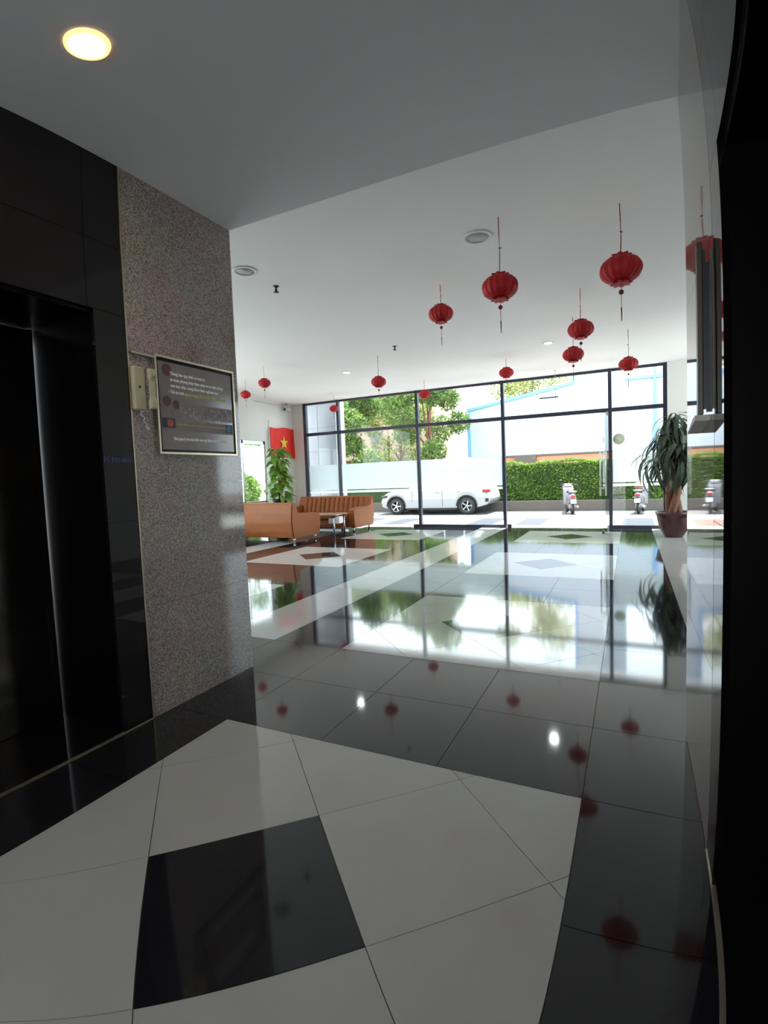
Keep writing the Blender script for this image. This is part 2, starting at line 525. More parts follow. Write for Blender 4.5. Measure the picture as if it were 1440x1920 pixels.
for x0, x1, kind in ((-2.6, -1.975, 'black_tile'), (-3.2, -2.6, 'white_tile'), (-3.848, -3.2, 'black_tile'), (-6.27, -5.652, 'black_tile'),
                     (-6.87, -6.27, 'white_tile'), (-7.5, -6.87, 'black_tile'), (-0.171, 0.4, 'black_tile'), (0.4, 1.0, 'white_tile'), (1.0, 1.6, 'black_tile')):
    n = 14
    slabs(x0, x1, 3.235, 11.856, 1, n, kind)
for k in ('white_tile', 'black_tile'):
    o = obj('distant_' + k, far_bm[k], M[k], floor); o['kind'] = 'stuff'

# ------------------------------------------------------------------ ceilings
ceil1 = bx('ceiling', (XL - 1.2, XR + 1.2, YB, YP, H1, H2 + 0.1), M['shaded_ceiling'])
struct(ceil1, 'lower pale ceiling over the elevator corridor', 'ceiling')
ceil2 = bx('ceiling_lobby', (XFL - 0.1, XFR + 0.1, YP, YW + 0.06, H2, H2 + 0.1), M['ceiling_paint'])
struct(ceil2, 'high white lobby ceiling', 'ceiling')

# ------------------------------------------------------------------ corridor side walls with elevator portals
def side_wall(sg, xf, name, label):
    """sg -1: wall to the left of the corridor, +1 to the right; xf: face"""
    root = sempty(name, label, 'wall')
    def B(nm, a, b, y0, y1, z0, z1, m, par=root, **k):
        x0, x1 = xf + sg * a, xf + sg * b
        return bx(nm, (min(x0, x1), max(x0, x1), y0, y1, z0, z1), m, par, **k)
    B('core', 0.02, 0.9, Y0 + 0.02, YP - 0.02, 0, H1, M['concrete'])
    B('core', 0.02, 0.9, 0.48, Y0 + 0.02, 2.18, H1, M['concrete'])
    B('core', 0.02, 0.9, YB, 0.43, 0, H1, M['concrete'])
    # granite cladding slabs of the pillar end
    zs = [0.0, 0.615, 1.29, 1.982, H1]
    for a, b in zip(zs, zs[1:]):
        B('granite_slab', 0.0, 0.02, YG + 0.004, YP - 0.0205, a + 0.0008, b - 0.0008, M['granite'] if sg < 0 else M['granite_smooth'])
        B('granite_slab', 0.0, 0.9, YP - 0.02, YP + 0.001, a + 0.0008, b - 0.0008, M['granite'])
    # black granite panels round the portal
    for a, b in ((0.0, 1.1), (1.1, 2.163)):
        B('black_panel', 0.0, 0.02, Y0, YG - 0.004, a + 0.001, b - 0.001, M['black_granite'])
    for y0_, y1_ in ((1.656, YG - 0.004), (1.0, 1.656), (0.43, 1.0)):
        B('black_panel', 0.0, 0.02, y0_ + 0.001, y1_ - 0.001, 2.164, 2.505, M['black_granite'])
        B('black_panel', 0.0, 0.02, y0_ + 0.001, y1_ - 0.001, 2.507, H1, M['black_granite'])
    for y0_, y1_ in ((-0.6, 0.43), (-1.8, -0.6), (YB, -1.8)):
        B('black_panel', 0.0, 0.02, y0_ + 0.001, y1_ - 0.001, 0, 2.16, M['black_granite'])
        B('black_panel', 0.0, 0.02, y0_ + 0.001, y1_ - 0.001, 2.162, H1, M['black_granite'])
    t = B('metal_trim', -0.003 if sg < 0 else 0.004, 0.012, YG - 0.004, YG + 0.004, 0, H1, M['gold_trim']); t['label'] = 'thin pale metal strip between the granites'
    t = B('metal_trim', -0.003, 0.012, YB, YG - 0.006, 0.0, 0.006, M['gold_trim'])
    return root, B

wall_left, BL = side_wall(-1, XL, 'wall_left', 'corridor wall of black granite ending in a pink grey granite pillar')
wall_right, BR = side_wall(1, XR, 'wall_right', 'polished granite wall at the right reflecting the lobby')

def elevator(sg, xf, name, label):
    root = sempty(name, label, 'elevator')
    d = 0.52
    def B(nm, a, b, y0, y1, z0, z1, m, **k):
        x0, x1 = xf + sg * a, xf + sg * b
        return bx(nm, (min(x0, x1), max(x0, x1), y0, y1, z0, z1), m, root, **k)
    B('jamb', 0.02, d + 0.05, Y0, Y0 + 0.018, 0, 2.163, M['jamb_black'])
    B('jamb', 0.02, d + 0.05, 0.432, 0.45, 0, 2.163, M['jamb_black'])
    B('lintel', 0.02, d + 0.05, 0.45, Y0, 2.145, 2.163, M['jamb_black'])
    B('sill', 0.0, d + 0.05, 0.45, Y0, -0.03, 0.002, M['black_granite'])
    B('door_leaf', d, d + 0.03, 1.068, Y0 - 0.02, 0.004, 2.14, M['door_steel'], bev=0.003)
    B('door_leaf', d, d + 0.03, 0.46, 1.064, 0.004, 2.14, M['door_steel'], bev=0.003)
    B('door_stop', d - 0.012, d, Y0 - 0.035, Y0 - 0.008, 0.004, 2.14, M['door_steel'])
    return root
elevator(-1, XL, 'door_1', 'dark recessed elevator door in the left black wall')
elevator(1, XR, 'door_2', 'dark recessed elevator opening in the right wall')

bm = bmesh.new()
box(bm, XL - 1, -1.9, YB - 0.1, YB, 0, H1); box(bm, -0.2, XR + 1, YB - 0.1, YB, 0, H1); box(bm, -1.9, -0.2, YB - 0.1, YB, 2.4, H1)  # opening behind the viewer is added to let daylight into the corridor
wb = obj('wall_back', bm, M['wall_paint'])
bt = bx('added_back_paving', (-9, 8, YB - 14, YB - 0.1, -0.3, -0.01), M['pave_white']); struct(bt, 'pale paving added outside the unseen back opening to bounce daylight in', 'terrace')  # added ground, bounces sunlight up through the back opening
struct(wb, 'corridor end wall behind the viewer', 'wall')
# lobby wall behind the corridor blocks
wn = bx('wall_near_left', (XFL, XL - 0.9, YP - 0.12, YP, 0, H2), M['wall_paint']); struct(wn, 'white lobby wall beside the corridor mouth', 'wall')
wn = bx('wall_near_right', (XR + 0.9, XFR, YP - 0.12, YP, 0, H2), M['wall_paint']); struct(wn, 'white lobby wall right of the corridor mouth', 'wall')
bm = bmesh.new()
box(bm, XFR, XFR + 0.12, YP - 0.12, 8.4, 0, H2); box(bm, XFR, XFR + 0.12, 11.5, YW + 0.1, 0, H2)
box(bm, XFR, XFR + 0.12, 8.4, 11.5, 0, 0.3); box(bm, XFR, XFR + 0.12, 8.4, 11.5, 3.1, H2)
wr = obj('wall_far_right', bm, M['wall_paint'])
sr = bx('added_right_paving', (XFR + 0.12, 20, -6, YW + 0.03, -0.3, -0.01), M['pave_white']); struct(sr, 'unseen pale paving added right of the lobby to bounce daylight in', 'terrace')  # added ground out of view, reflects daylight into the right window
rg = sempty('window_7', 'unseen side window added in the right wall to bring daylight into the lobby', 'window')  # added window out of view, brightens the lobby from the right
for y in (8.43, 9.95, 11.47): bx('mullion', (XFR + 0.02, XFR + 0.09, y - 0.03, y + 0.03, 0.3, 3.1), M['frame_dark'], rg)
for y0_, y1_ in ((8.46, 9.92), (9.98, 11.44)): bx('pane', (XFR + 0.05, XFR + 0.06, y0_, y1_, 0.3, 3.1), M['glass'], rg)
struct(wr, 'plain lobby wall at the far right', 'wall')
# left lobby wall with a glazed opening
bm = bmesh.new()
OY0, OY1, OZ1 = 8.9, 10.62, 2.32
box(bm, XFL - 0.12, XFL, YP - 0.12, 3.2, 0, H2)
box(bm, XFL - 0.12, XFL, 7.8, OY0, 0, H2)
box(bm, XFL - 0.12, XFL, 3.2, 7.8, 0, 0.25)
box(bm, XFL - 0.12, XFL, 3.2, 7.8, 3.15, H2)
box(bm, XFL - 0.12, XFL, OY1, YW + 0.1, 0, H2)
box(bm, XFL - 0.12, XFL, OY0, OY1, OZ1, H2)
wl = obj('wall_far_left', bm, M['wall_paint']); struct(wl, 'white lobby wall behind the sofas with the red flag', 'wall')
# short front wall pieces beside the glazing
wf = bx('wall_front', (XFL, -8.09, YW - 0.02, YW + 0.1, 0, H2), M['wall_paint']); struct(wf, 'narrow white wall left of the glass front', 'wall')
wf = bx('wall_front_right', (0.69, 1.30, YW - 0.12, YW + 0.1, 0, H2), M['wall_paint']); struct(wf, 'grey column right of the glass front behind the drooping plant', 'wall')
wf = bx('wall_front_corner', (1.3, XFR, YW - 0.02, YW + 0.1, 0, H2), M['wall_paint']); struct(wf, 'plain front wall beyond the column', 'wall')

# side glazing in left wall
sg_ = sempty('window_1', 'grey framed glass side door in the far left wall behind the pothos', 'window')
for y in (OY0 + 0.03, 9.76, OY1 - 0.03):
    bx('frame_post', (XFL - 0.09, XFL - 0.02, y - 0.03, y + 0.03, 0, OZ1), M['steel'], sg_)
for z in (0.04, OZ1 - 0.04):
    bx('frame_rail', (XFL - 0.09, XFL - 0.02, OY0, OY1, z - 0.04, z + 0.04), M['steel'], sg_)
bx('frame_rail', (XFL - 0.09, XFL - 0.02, OY0, OY1, 0.74, 0.80), M['steel'], sg_)
for a, b in ((OY0 + 0.06, 9.73), (9.79, OY1 - 0.06)):
    bx('pane', (XFL - 0.06, XFL - 0.052, a, b, 0.08, OZ1 - 0.08), M['glass'], sg_)

lw = sempty('window_8', 'unseen side window added behind the pillar to light the lobby ceiling', 'window')  # added window out of view, brightens the lobby ceiling from the left
for y in (3.23, 5.5, 7.77): bx('mullion', (XFL - 0.09, XFL - 0.02, y - 0.03, y + 0.03, 0.25, 3.15), M['frame_dark'], lw)
for a, b in ((3.26, 5.47), (5.53, 7.74)): bx('pane', (XFL - 0.06, XFL - 0.052, a, b, 0.25, 3.15), M['glass'], lw)

# ------------------------------------------------------------------ glass front
ms = [-8.062, -7.011, -4.754, -2.641, -0.375, 0.653]
ZT = 2.513
FW = 0.035
front = []
def bay_window(k, x0, x1, door=False, bottom=True, label=''):
    w = sempty('window_%d' % (k + 2), label, 'window')
    y0, y1 = YW - 0.03, YW + 0.05
    wl_ = FW if k else 0.045
    bx('mullion', (x0 - wl_, x0 + wl_, y0 - 0.02, y1, 0, H2 - 0.001), M['frame_dark'], w)
    bx('head_rail', (x0 + wl_, x1 - FW, y0, y1, H2 - 0.05, H2 - 0.001), M['frame_dark'], w)
    bx('transom', (x0 + wl_, x1 - FW, y0, y1, ZT - 0.04, ZT + 0.04), M['frame_dark'], w)
    if bottom: bx('bottom_rail', (x0 + wl_, x1 - FW, y0, y1, 0.0, 0.07), M['frame_dark'], w)
    bx('pane', (x0 + wl_, x1 - FW, YW + 0.006, YW + 0.016, ZT + 0.04, H2 - 0.05), M['glass'], w)
    if not door:
        bx('pane', (x0 + wl_, x1 - FW, YW + 0.006, YW + 0.016, 0.07 if bottom else 0.004, ZT - 0.04), M['glass'], w)
        f = bx('frosted_band', (x0 + wl_ + 0.01, x1 - FW - 0.01, YW - 0.003, YW + 0.004, 0.985, 1.66), M['film'], w)
        f['label'] = 'frosted film band across the pane'
        bx('frosted_line', (x0 + wl_ + 0.01, x1 - FW - 0.01, YW - 0.003, YW + 0.004, 0.90, 0.955), M['film'], w)
    return w
w0 = bay_window(0, ms[0], ms[1], label='narrow leftmost bay of the dark framed glass front')
w1 = bay_window(1, ms[1], ms[2], bottom=False, label='second bay of the glass front behind the far sofa')
w2 = bay_window(2, ms[2], ms[3], label='third bay of the glass front before the white car')
w3 = bay_window(3, ms[3], ms[4], door=True, bottom=False, label='open doorway bay of the glass front before the hedge')
w4 = bay_window(4, ms[4], ms[5], label='rightmost bay of the glass front left of the drooping plant')
bx('mullion', (ms[5] - FW, ms[5] + 0.035, YW - 0.05, YW + 0.05, 0, H2 - 0.001), M['frame_dark'], w4)
for x in (-6.9, -4.86):
    bx('patch_fitting', (x - 0.09, x + 0.09, YW - 0.02, YW + 0.04, 0.0, 0.07), M['black_plastic'], w1)
o = lt('round_sticker', [(0, 0), (0.115, 0), (0.115, 0.003), (0, 0.003)], M['sticker'], w4)
o.rotation_euler = (PI / 2, 0, 0); o.location = (-0.21, YW - 0.004, 1.893)
bx('patch_fitting', (ms[3] + 0.05, ms[3] + 0.14, YW - 0.02, YW + 0.04, 0.0, 0.08), M['black_plastic'], w3)

# open glass door leaf, swung into the lobby
dl = thing('glass_door', 'frameless glass door leaf standing open beside the doorway', 'door', (-0.415, YW - 0.03, 0), math.radians(-94))
bx('leaf', (0.02, 1.05, -0.006, 0.006, 0.02, 2.44), M['glass'], dl)
bx('patch_fitting', (0.0, 0.16, -0.015, 0.015, 0.005, 0.08), M['steel'], dl)
bx('patch_fitting', (0.0, 0.16, -0.015, 0.015, 2.40, 2.465), M['steel'], dl)
bx('patch_fitting', (0.90, 1.05, -0.015, 0.015, 0.005, 0.07), M['black_plastic'], dl)
for s in (-1, 1):
    h = tb('handle', [(0.95, s * 0.05, 0.75), (0.95, s * 0.05, 1.62)], 0.014, M['steel'], dl)
    tb('standoff', [(0.95, s * 0.05, 0.9), (0.95, s * 0.006, 0.9)], 0.009, M['steel'], h)
    tb('standoff', [(0.95, s * 0.05, 1.47), (0.95, s * 0.006, 1.47)], 0.009, M['steel'], h)

# ------------------------------------------------------------------ ceiling fixtures
def downlight(x, y, z, r, lit, ring, label, power=0, color=(1, 1, 1), group='round ceiling lights'):
    t = thing('ceiling_light', label, 'ceiling light', (x, y, z), 0)
    lt('trim_ring', [(r * 0.78, -0.001), (r * 0.8, -0.012), (r, -0.010), (r * 1.04, 0.0), (r * 0.78, -0.001)], ring, t, 28)
    lt('diffuser', [(0, -0.006), (r * 0.79, -0.006), (r * 0.79, -0.001), (0, -0.001)], lit, t, 28)
    if power:
        ld = bpy.data.lights.new('downlight', 'SPOT'); ld.energy = power; ld.color = color; ld.spot_size = math.radians(140); ld.spot_blend = 0.8; ld.shadow_soft_size = r * 0.7
        lo = bpy.data.objects.new('downlight', ld); C.objects.link(lo); lo.parent = t; lo.location = (0, 0, -0.03)
    return t
downlight(-1.764, 1.249, H1, 0.085, M['lamp_warm'], M['lamp_ring'], 'lit warm downlight in the lower corridor ceiling', 7, (1, 0.85, 0.62))
downlight(-1.197, 8.823, H2, 0.085, M['lamp_cool'], M['white_plastic'], 'lit cool downlight above the doorway side of the lobby', 30, (0.95, 0.97, 1))
downlight(-5.028, 8.899, H2, 0.085, M['lamp_cool'], M['white_plastic'], 'lit cool downlight above the sofas', 30, (0.95, 0.97, 1))
downlight(-1.202, 4.568, H2, 0.13, M['disc_grey'], M['white_plastic'], 'large unlit round ceiling light near the lanterns')
downlight(-3.413, 4.087, H2, 0.12, M['disc_grey'], M['white_plastic'], 'large unlit round ceiling light beside the pillar top')

def sprinkler(x, y, label):
    t = thing('sprinkler', label, 'sprinkler', (x, y, H2), 0)
    lt('escutcheon', [(0, 0), (0.035, 0), (0.035, -0.005), (0.012, -0.012), (0, -0.012)], M['brass'], t, 16)
    lt('stem', [(0, -0.012), (0.010, -0.012), (0.008, -0.055), (0, -0.055)], M['brass'], t, 12)
    lt('deflector', [(0, -0.058), (0.03, -0.060), (0.03, -0.063), (0, -0.063)], M['brass'], t, 16)
    for s in (-1, 1):
        tb('yoke_arm', [(0.008 * s, 0, -0.015), (0.018 * s, 0, -0.035), (0.006 * s, 0, -0.058)], 0.003, M['brass'], t, 6)
sprinkler(-3.41, 4.573, 'dark sprinkler head near the pillar, larger in view')
sprinkler(-3.40, 7.613, 'dark sprinkler head deeper in the lobby above the middle lantern')

# hanging rod with slim bar
hb = thing('hanging_fixture', 'slim dark bar hanging from a thin rod before the doorway glass', 'fixture', (-1.405, 11.3, H2), 0)
tb('rod', [(0, 0, 0), (0, 0, -0.54)], 0.005, M['steel'], hb, 6)
bx('bar', (-0.33, 0.06, -0.012, 0.012, -0.565, -0.54), M['brass'], hb, bev=0.004)
lt('rose', [(0, 0), (0.025, 0), (0.02, -0.012), (0, -0.012)], M['steel'], hb, 12)

# ------------------------------------------------------------------ lanterns
def make_lantern():
    t = thing('lantern', '', 'lantern', (0, 0, 0), 0, 'red silk lanterns hanging from the lobby ceiling')
    prof = [(0.0, 0.088), (0.06, 0.088), (0.10, 0.080), (0.130, 0.058), (0.147, 0.028), (0.152, 0.0), (0.147, -0.028), (0.130, -0.058), (0.10, -0.080), (0.06, -0.088), (0, -0.088)]
    lt('body', prof, M['red_silk'], t, 64, lobes=16, amp=0.09)
    for s in (1, -1):
        lt('cap', [(0, s * 0.080), (0.060, s * 0.086), (0.082, s * 0.106), (0.060, s * 0.108), (0, s * 0.100)], M['red_silk'], t, 48, lobes=8, amp=0.3)
    lt('bead', [(0, -0.145), (0.014, -0.151), (0.020, -0.165), (0.014, -0.179), (0, -0.185)], M['dark_red'], t, 10)
    tb('tassel', [(0, 0, -0.10), (0, 0, -0.28)], 0.0022, M['dark_red'], t, 5)
    tb('tassel', [(0, 0, -0.28), (0.001, 0, -0.38)], 0.0055, M['dark_red'], t, 6, 0.003)
    return t
lant = [(-0.956, 4.31, 2.80, 0.98, 'large red lantern below the grey ceiling disc'),
        (-0.05, 4.573, 2.85, 1.06, 'largest red lantern, rightmost and highest in view'),
        (-1.873, 5.477, 3.05, 0.90, 'red lantern left of the two large ones, with a dark bead'),
        (-0.504, 6.435, 2.90, 0.97, 'upper of the two red lanterns hanging close together'),
        (-0.696, 7.567, 2.86, 0.93, 'lower of the two red lanterns hanging close together'),
        (-0.009, 8.684, 2.85, 0.93, 'red lantern overlapping the top of the rightmost window bay'),
        (-2.05, 9.585, 3.11, 0.88, 'small red lantern in front of the mullion left of the doorway'),
        (-3.915, 8.032, 2.92, 0.86, 'red lantern right of the lit light above the sofas'),
        (-5.987, 7.545, 3.07, 0.75, 'small red lantern second from the granite pillar'),
        (-7.062, 8.28, 3.07, 0.70, 'small red lantern closest to the granite pillar edge'),
        (-4.058, 10.591, 3.05, 0.84, 'small red lantern before the glass above the white car'),
        (-6.671, 11.084, 3.03, 0.74, 'smallest red lantern before the narrow glass bays')]
lz = make_lantern()
for i, (x, y, z, s, lab) in enumerate(lant):
    if i == 0:
        l = lz; l.location = (x, y, z); l['label'] = lab
    else:
        l = dup(lz, (x, y, z), i * 0.7, lab)
    l.scale = (s, s, s)
cordm = bpy.data.meshes.new('cord')
bm = bmesh.new(); tube(bm, [(0.0, 0, 0), (0.003, 0.002, 0.3), (-0.002, 0, 0.7), (0, 0, 1)], 1.0, 5)
for v in bm.verts: pass
bm.free()
for o in [q for q in C.objects if q.name.split('.')[0] == 'lantern']:
    s = o.scale[0]; top = (H2 - o.location[2]) / s
    zt = 0.102
    a = random.Random(int(top * 1000)).uniform(-0.01, 0.01)
    tb('cord', [(0, 0, zt), (a, 0, zt + (top - zt) * 0.35), (a * 0.5, 0, zt + (top - zt) * 0.7), (0, 0, top)], 0.0042, M['cord_red'], o, 5)
    lt('knot', [(0, zt + 0.03), (0.010, zt + 0.024), (0.012, zt + 0.015), (0, zt + 0.004)], M['dark_red'], o, 8)
    bm = bmesh.new(); box(bm, -0.001, 0.02, -0.002, 0.002, zt + (top - zt) * 0.45, zt + (top - zt) * 0.45 + 0.008)
    obj('ribbon_end', bm, M['dark_red'], o)

# ------------------------------------------------------------------ sofas
def make_sofa(label, loc, rz):
    t = thing('sofa', label, 'sofa', loc, rz, 'tan leather sofas')
    W = 2.15; D = 1.08
    # back shell (profile in y,z), back of sofa at y=0
    bp = [(0.06, 0.10), (0.02, 0.22), (0.0, 0.42), (0.01, 0.62), (0.045, 0.80), (0.07, 0.83), (0.13, 0.835), (0.18, 0.81), (0.24, 0.62), (0.30, 0.40), (0.32, 0.10)]
    prism('backrest', bp, 0, 0.012, W - 0.012, M['leather'], t, bev=0.012, smooth=False)
    # inner channelled pad
    bm = bmesh.new()
    n = 13; x0 = 0.17; x1 = W - 0.17; w = (x1 - x0) / n
    for i in range(n):
        a = x0 + i * w
        pts = []
        for (y, z) in ((0.19, 0.80), (0.25, 0.62), (0.31, 0.42)):
            pts.append([(a + 0.003, y), (a + w * 0.2, y + 0.03), (a + w * 0.5, y + 0.045), (a + w * 0.8, y + 0.03), (a + w - 0.003, y)])
        vs = [[bm.verts.new((px, py, z)) for px, py in row] for row, z in zip(pts, (0.80, 0.62, 0.42))]
        for r0, r1 in zip(vs, vs[1:]):
            for k in range(4): bm.faces.new((r0[k], r0[k + 1], r1[k + 1], r1[k]))
        bm.faces.new([bm.verts.new((px, py - 0.05 if k in (0, 4) else py, 0.80)) for k, (px, py) in enumerate(pts[0])])
    obj('back_channels', bm, M['leather'], t, True)
    # arms
    ap = [(0.05, 0.09), (0.012, 0.22), (-0.008, 0.42), (0.0, 0.62), (0.035, 0.79), (0.06, 0.82), (0.11, 0.82), (0.17, 0.72), (0.22, 0.62), (0.40, 0.585), (0.98, 0.56), (1.05, 0.535), (1.075, 0.48), (1.06, 0.28), (1.02, 0.10)]
    for a, b in ((0.0, 0.16), (W - 0.16, W)):
        prism('arm', ap, 0, a, b, M['leather'], t, bev=0.02)
    bx('seat_cushion', (0.165, W / 2 - 0.003, 0.30, 1.04, 0.30, 0.44), M['leather'], t, bev=0.035, seg=3, smooth=True)
    bx('seat_cushion', (W / 2 + 0.003, W - 0.165, 0.30, 1.04, 0.30, 0.44), M['leather'], t, bev=0.035, seg=3, smooth=True)
    bx('base', (0.16, W - 0.16, 0.1, 1.0, 0.10, 0.31), M['leather'], t, bev=0.01)
    for x in (0.08, W - 0.08):
        for y in (0.16, 0.94):
            lt('leg', [(0, 0.11), (0.028, 0.11), (0.02, 0.0), (0, 0.0)], M['chrome'], t, 12, x, y)
    return t
s1 = make_sofa('tan leather sofa seen from behind, nearer of the two, beside the granite pillar', (-8.37, 8.5, 0), 0)
s2 = make_sofa('tan leather sofa against the glass front, facing the viewer with a channelled back', (-5.93, 11.62, 0), PI)

# coffee table between
ct = thing('coffee_table', 'low glass and chrome coffee table between the two sofas', 'table', (-6.05, 9.72, 0), math.radians(8))
def ctb(*a, **k): return bx(*a, parent=ct, **k)
for x in (0.05, -0.95):
    for y in (0.05, 0.65):
        tb('leg', [(x, y, 0), (x, y, 0.46)], 0.02, M['chrome'], ct, 12)
bx('tabletop', (-1.0, 0.12, 0.0, 0.70, 0.46, 0.485), M['wood_top'], ct, bev=0.006)
bx('shelf', (-0.95, 0.05, 0.08, 0.65, 0.27, 0.282), M['glass_table'], ct, bev=0.002)
nb = thing('napkin_holder', 'pale tilted box resting on the coffee table shelf', 'box', (-6.03, 9.90, 0.2835), math.radians(8))
prism('case', [(-0.12, 0.0), (0.12, 0.0), (0.12, 0.14), (-0.04, 0.16), (-0.12, 0.12)], 0, -0.13, 0.13, M['white_plastic'], nb, bev=0.008)
bx('slot', (-0.08, 0.08, 0.03, 0.05, 0.146, 0.152), M['black_plastic'], nb)

# ------------------------------------------------------------------ plants
def strap_leaf(L, w, droop, seed):
    """long drooping strap leaf mesh starting at the origin going +x"""
    r = random.Random(seed)
    n = 7; vs = []; fs = []
    x = z = 0.0; a = math.radians(38 + r.uniform(-18, 12)); yy = 0
    for i in range(n + 1):
        t = i / n
        hw = w * (0.35 + 1.3 * t) if t < 0.35 else w * (0.805 + 0.2 * math.sin((t - 0.35) * 4)) * (1 - ((t - 0.35) / 0.65) ** 2.2)
        hw = max(hw, 0.001)
        vs += [(x, yy - hw, z + hw * 0.25), (x, yy, z), (x, yy + hw, z + hw * 0.25)]
        a -= droop / n * (0.6 + 0.9 * (1 - t))
        x += L / n * math.cos(a); z += L / n * math.sin(a); yy += r.uniform(-0.006, 0.006)
    for i in range(n):
        b = i * 3
        fs += [(b, b + 1, b + 4, b + 3), (b + 1, b + 2, b + 5, b + 4)]
    return vs, fs

def mk_mesh(name, vs, fs, m):
    me = bpy.data.meshes.new(name); me.from_pydata(vs, [], fs); me.update(); me.materials.append(m)
    for f in me.polygons: f.use_smooth = True
    return me

dp = thing('potted_dracaena', 'tall drooping dark leaved plant with a thick trunk in a brown pot', 'plant', (0.715, 10.55, 0), 0)
pot = lt('pot', [(0, 0.0), (0.15, 0.0), (0.17, 0.03), (0.235, 0.17), (0.275, 0.33), (0.282, 0.40), (0.298, 0.405), (0.302, 0.455), (0.285, 0.462), (0.27, 0.455), (0.262, 0.40), (0, 0.39)], M['pot_brown'], dp, 40)
lt('soil', [(0, 0.415), (0.262, 0.41), (0.262, 0.395), (0, 0.395)], M['soil'], dp, 24)
rnd = random.Random(5)
for k in range(3):
    ph = k * 2.1
    tb('trunk', [(0.075 * math.cos(ph + z * 3.2) * (1.1 - 0.25 * z), 0.075 * math.sin(ph + z * 3.2) * (1.1 - 0.25 * z), 0.40 + z) for z in [i * 0.08 for i in range(13)]], 0.07, M['bark'], dp, 10, 0.06)
tips = []
for k in range(9):
    a = k * 2.4 + 0.3; rr = 0.24 - 0.024 * k; zt = 1.45 + 0.095 * k
    tb('branch', [(0.03 * math.cos(a), 0.03 * math.sin(a), 1.25), (rr * 0.6 * math.cos(a), rr * 0.6 * math.sin(a), (1.25 + zt) / 2 + 0.05), (rr * math.cos(a), rr * math.sin(a), zt)], 0.028, M['bark'], dp, 7, 0.014)
    tips.append((rr * math.cos(a), rr * math.sin(a), zt))
leafm = [mk_mesh('strap_leaf', *strap_leaf(0.56 + 0.07 * i, 0.033 + 0.002 * i, 1.75 + 0.14 * i, i), M['leaf_dark']) for i in range(6)]
for tx, ty, tz in tips:
    for j in range(31):
        o = bpy.data.objects.new('leaf', leafm[rnd.randrange(6)]); C.objects.link(o); o.parent = dp
        h = rnd.random()
        az = rnd.uniform(0, 2 * PI)
        # leaves lean a little more to the room side
        o.location = (tx, ty, tz - 0.30 * h)
        o.rotation_euler = (rnd.uniform(-0.35, 0.35), rnd.uniform(-0.5, 0.55), az)
        s = rnd.uniform(0.75, 1.12)
        if tz > 1.9: s *= 0.8
        o.scale = (s, s, s)
for j in range(14):
    o = bpy.data.objects.new('leaf', leafm[rnd.randrange(6)]); C.objects.link(o); o.parent = dp
    a = rnd.uniform(0, 2 * PI)
    o.location = (0.12 * math.cos(a), 0.12 * math.sin(a), 0.41); o.rotation_euler = (0, -0.3, a); s = 0.28; o.scale = (s, s, s)

# pothos on pole
pp = thing('potted_pothos', 'leafy green pothos on a pole in a tall black planter behind the nearer sofa', 'plant', (-7.72, 10.12, 0), 0)
lt('planter', [(0, 0), (0.15, 0), (0.155, 0.02), (0.19, 0.80), (0.21, 0.80), (0.21, 0.84), (0.19, 0.845), (0.175, 0.80), (0, 0.79)], M['black_plastic'], pp, 28)
lt('soil', [(0, 0.81), (0.178, 0.805), (0, 0.80)], M['soil'], pp, 20)
tb('pole', [(0, 0, 0.80), (0.01, 0.0, 1.4), (0, 0.01, 2.0)], 0.045, M['bark'], pp, 10, 0.035)
def heart_leaf(L, W, seed):
    r = random.Random(seed); vs = []; fs = []; n = 6
    prof = [0.35, 0.92, 1.0, 0.82, 0.55, 0.25, 0.02]
    x = z = 0; a = 0.15
    for i in range(n + 1):
        hw = W * prof[i]
        vs += [(x - (0.05 * L if i == 0 else 0), -hw, z + hw * 0.15), (x, 0, z), (x - (0.05 * L if i == 0 else 0), hw, z + hw * 0.15)]
        a -= 0.16; x += L / n * math.cos(a); z += L / n * math.sin(a)
    for i in range(n):
        b = i * 3; fs += [(b, b + 1, b + 4, b + 3), (b + 1, b + 2, b + 5, b + 4)]
    return vs, fs
hl = [mk_mesh('heart_leaf', *heart_leaf(0.24 + 0.03 * i, 0.07 + 0.008 * i, i), M['leaf_bright']) for i in range(4)]
rnd = random.Random(11)
for j in range(110):
    t = j / 110
    zc = 0.86 + 1.22 * t
    az = j * 2.4 + rnd.uniform(-0.3, 0.3)
    reach = rnd.uniform(0.05, 0.30) * (1.0 - 0.35 * t)
    c = Vector((math.cos(az) * reach, math.sin(az) * reach, zc + rnd.uniform(-0.04, 0.06)))
    o = bpy.data.objects.new('leaf', hl[rnd.randrange(4)]); C.objects.link(o); o.parent = pp
    o.location = c; o.rotation_euler = (rnd.uniform(-0.5, 0.5), rnd.uniform(0.0, 0.8), az + rnd.uniform(-0.4, 0.4))
    s = rnd.uniform(0.8, 1.2) * (1.0 - 0.15 * t); o.scale = (s, s, s)
bm = bmesh.new()
for j in range(0, 110, 3):
    zc = 0.86 + 1.22 * j / 110; az = j * 2.4
    tube(bm, [(0.03 * math.cos(az), 0.03 * math.sin(az), zc - 0.05), (0.2 * math.cos(az), 0.2 * math.sin(az), zc + 0.02)], 0.005, 5)
o = obj('stems', bm, M['leaf_bright'], pp, True)

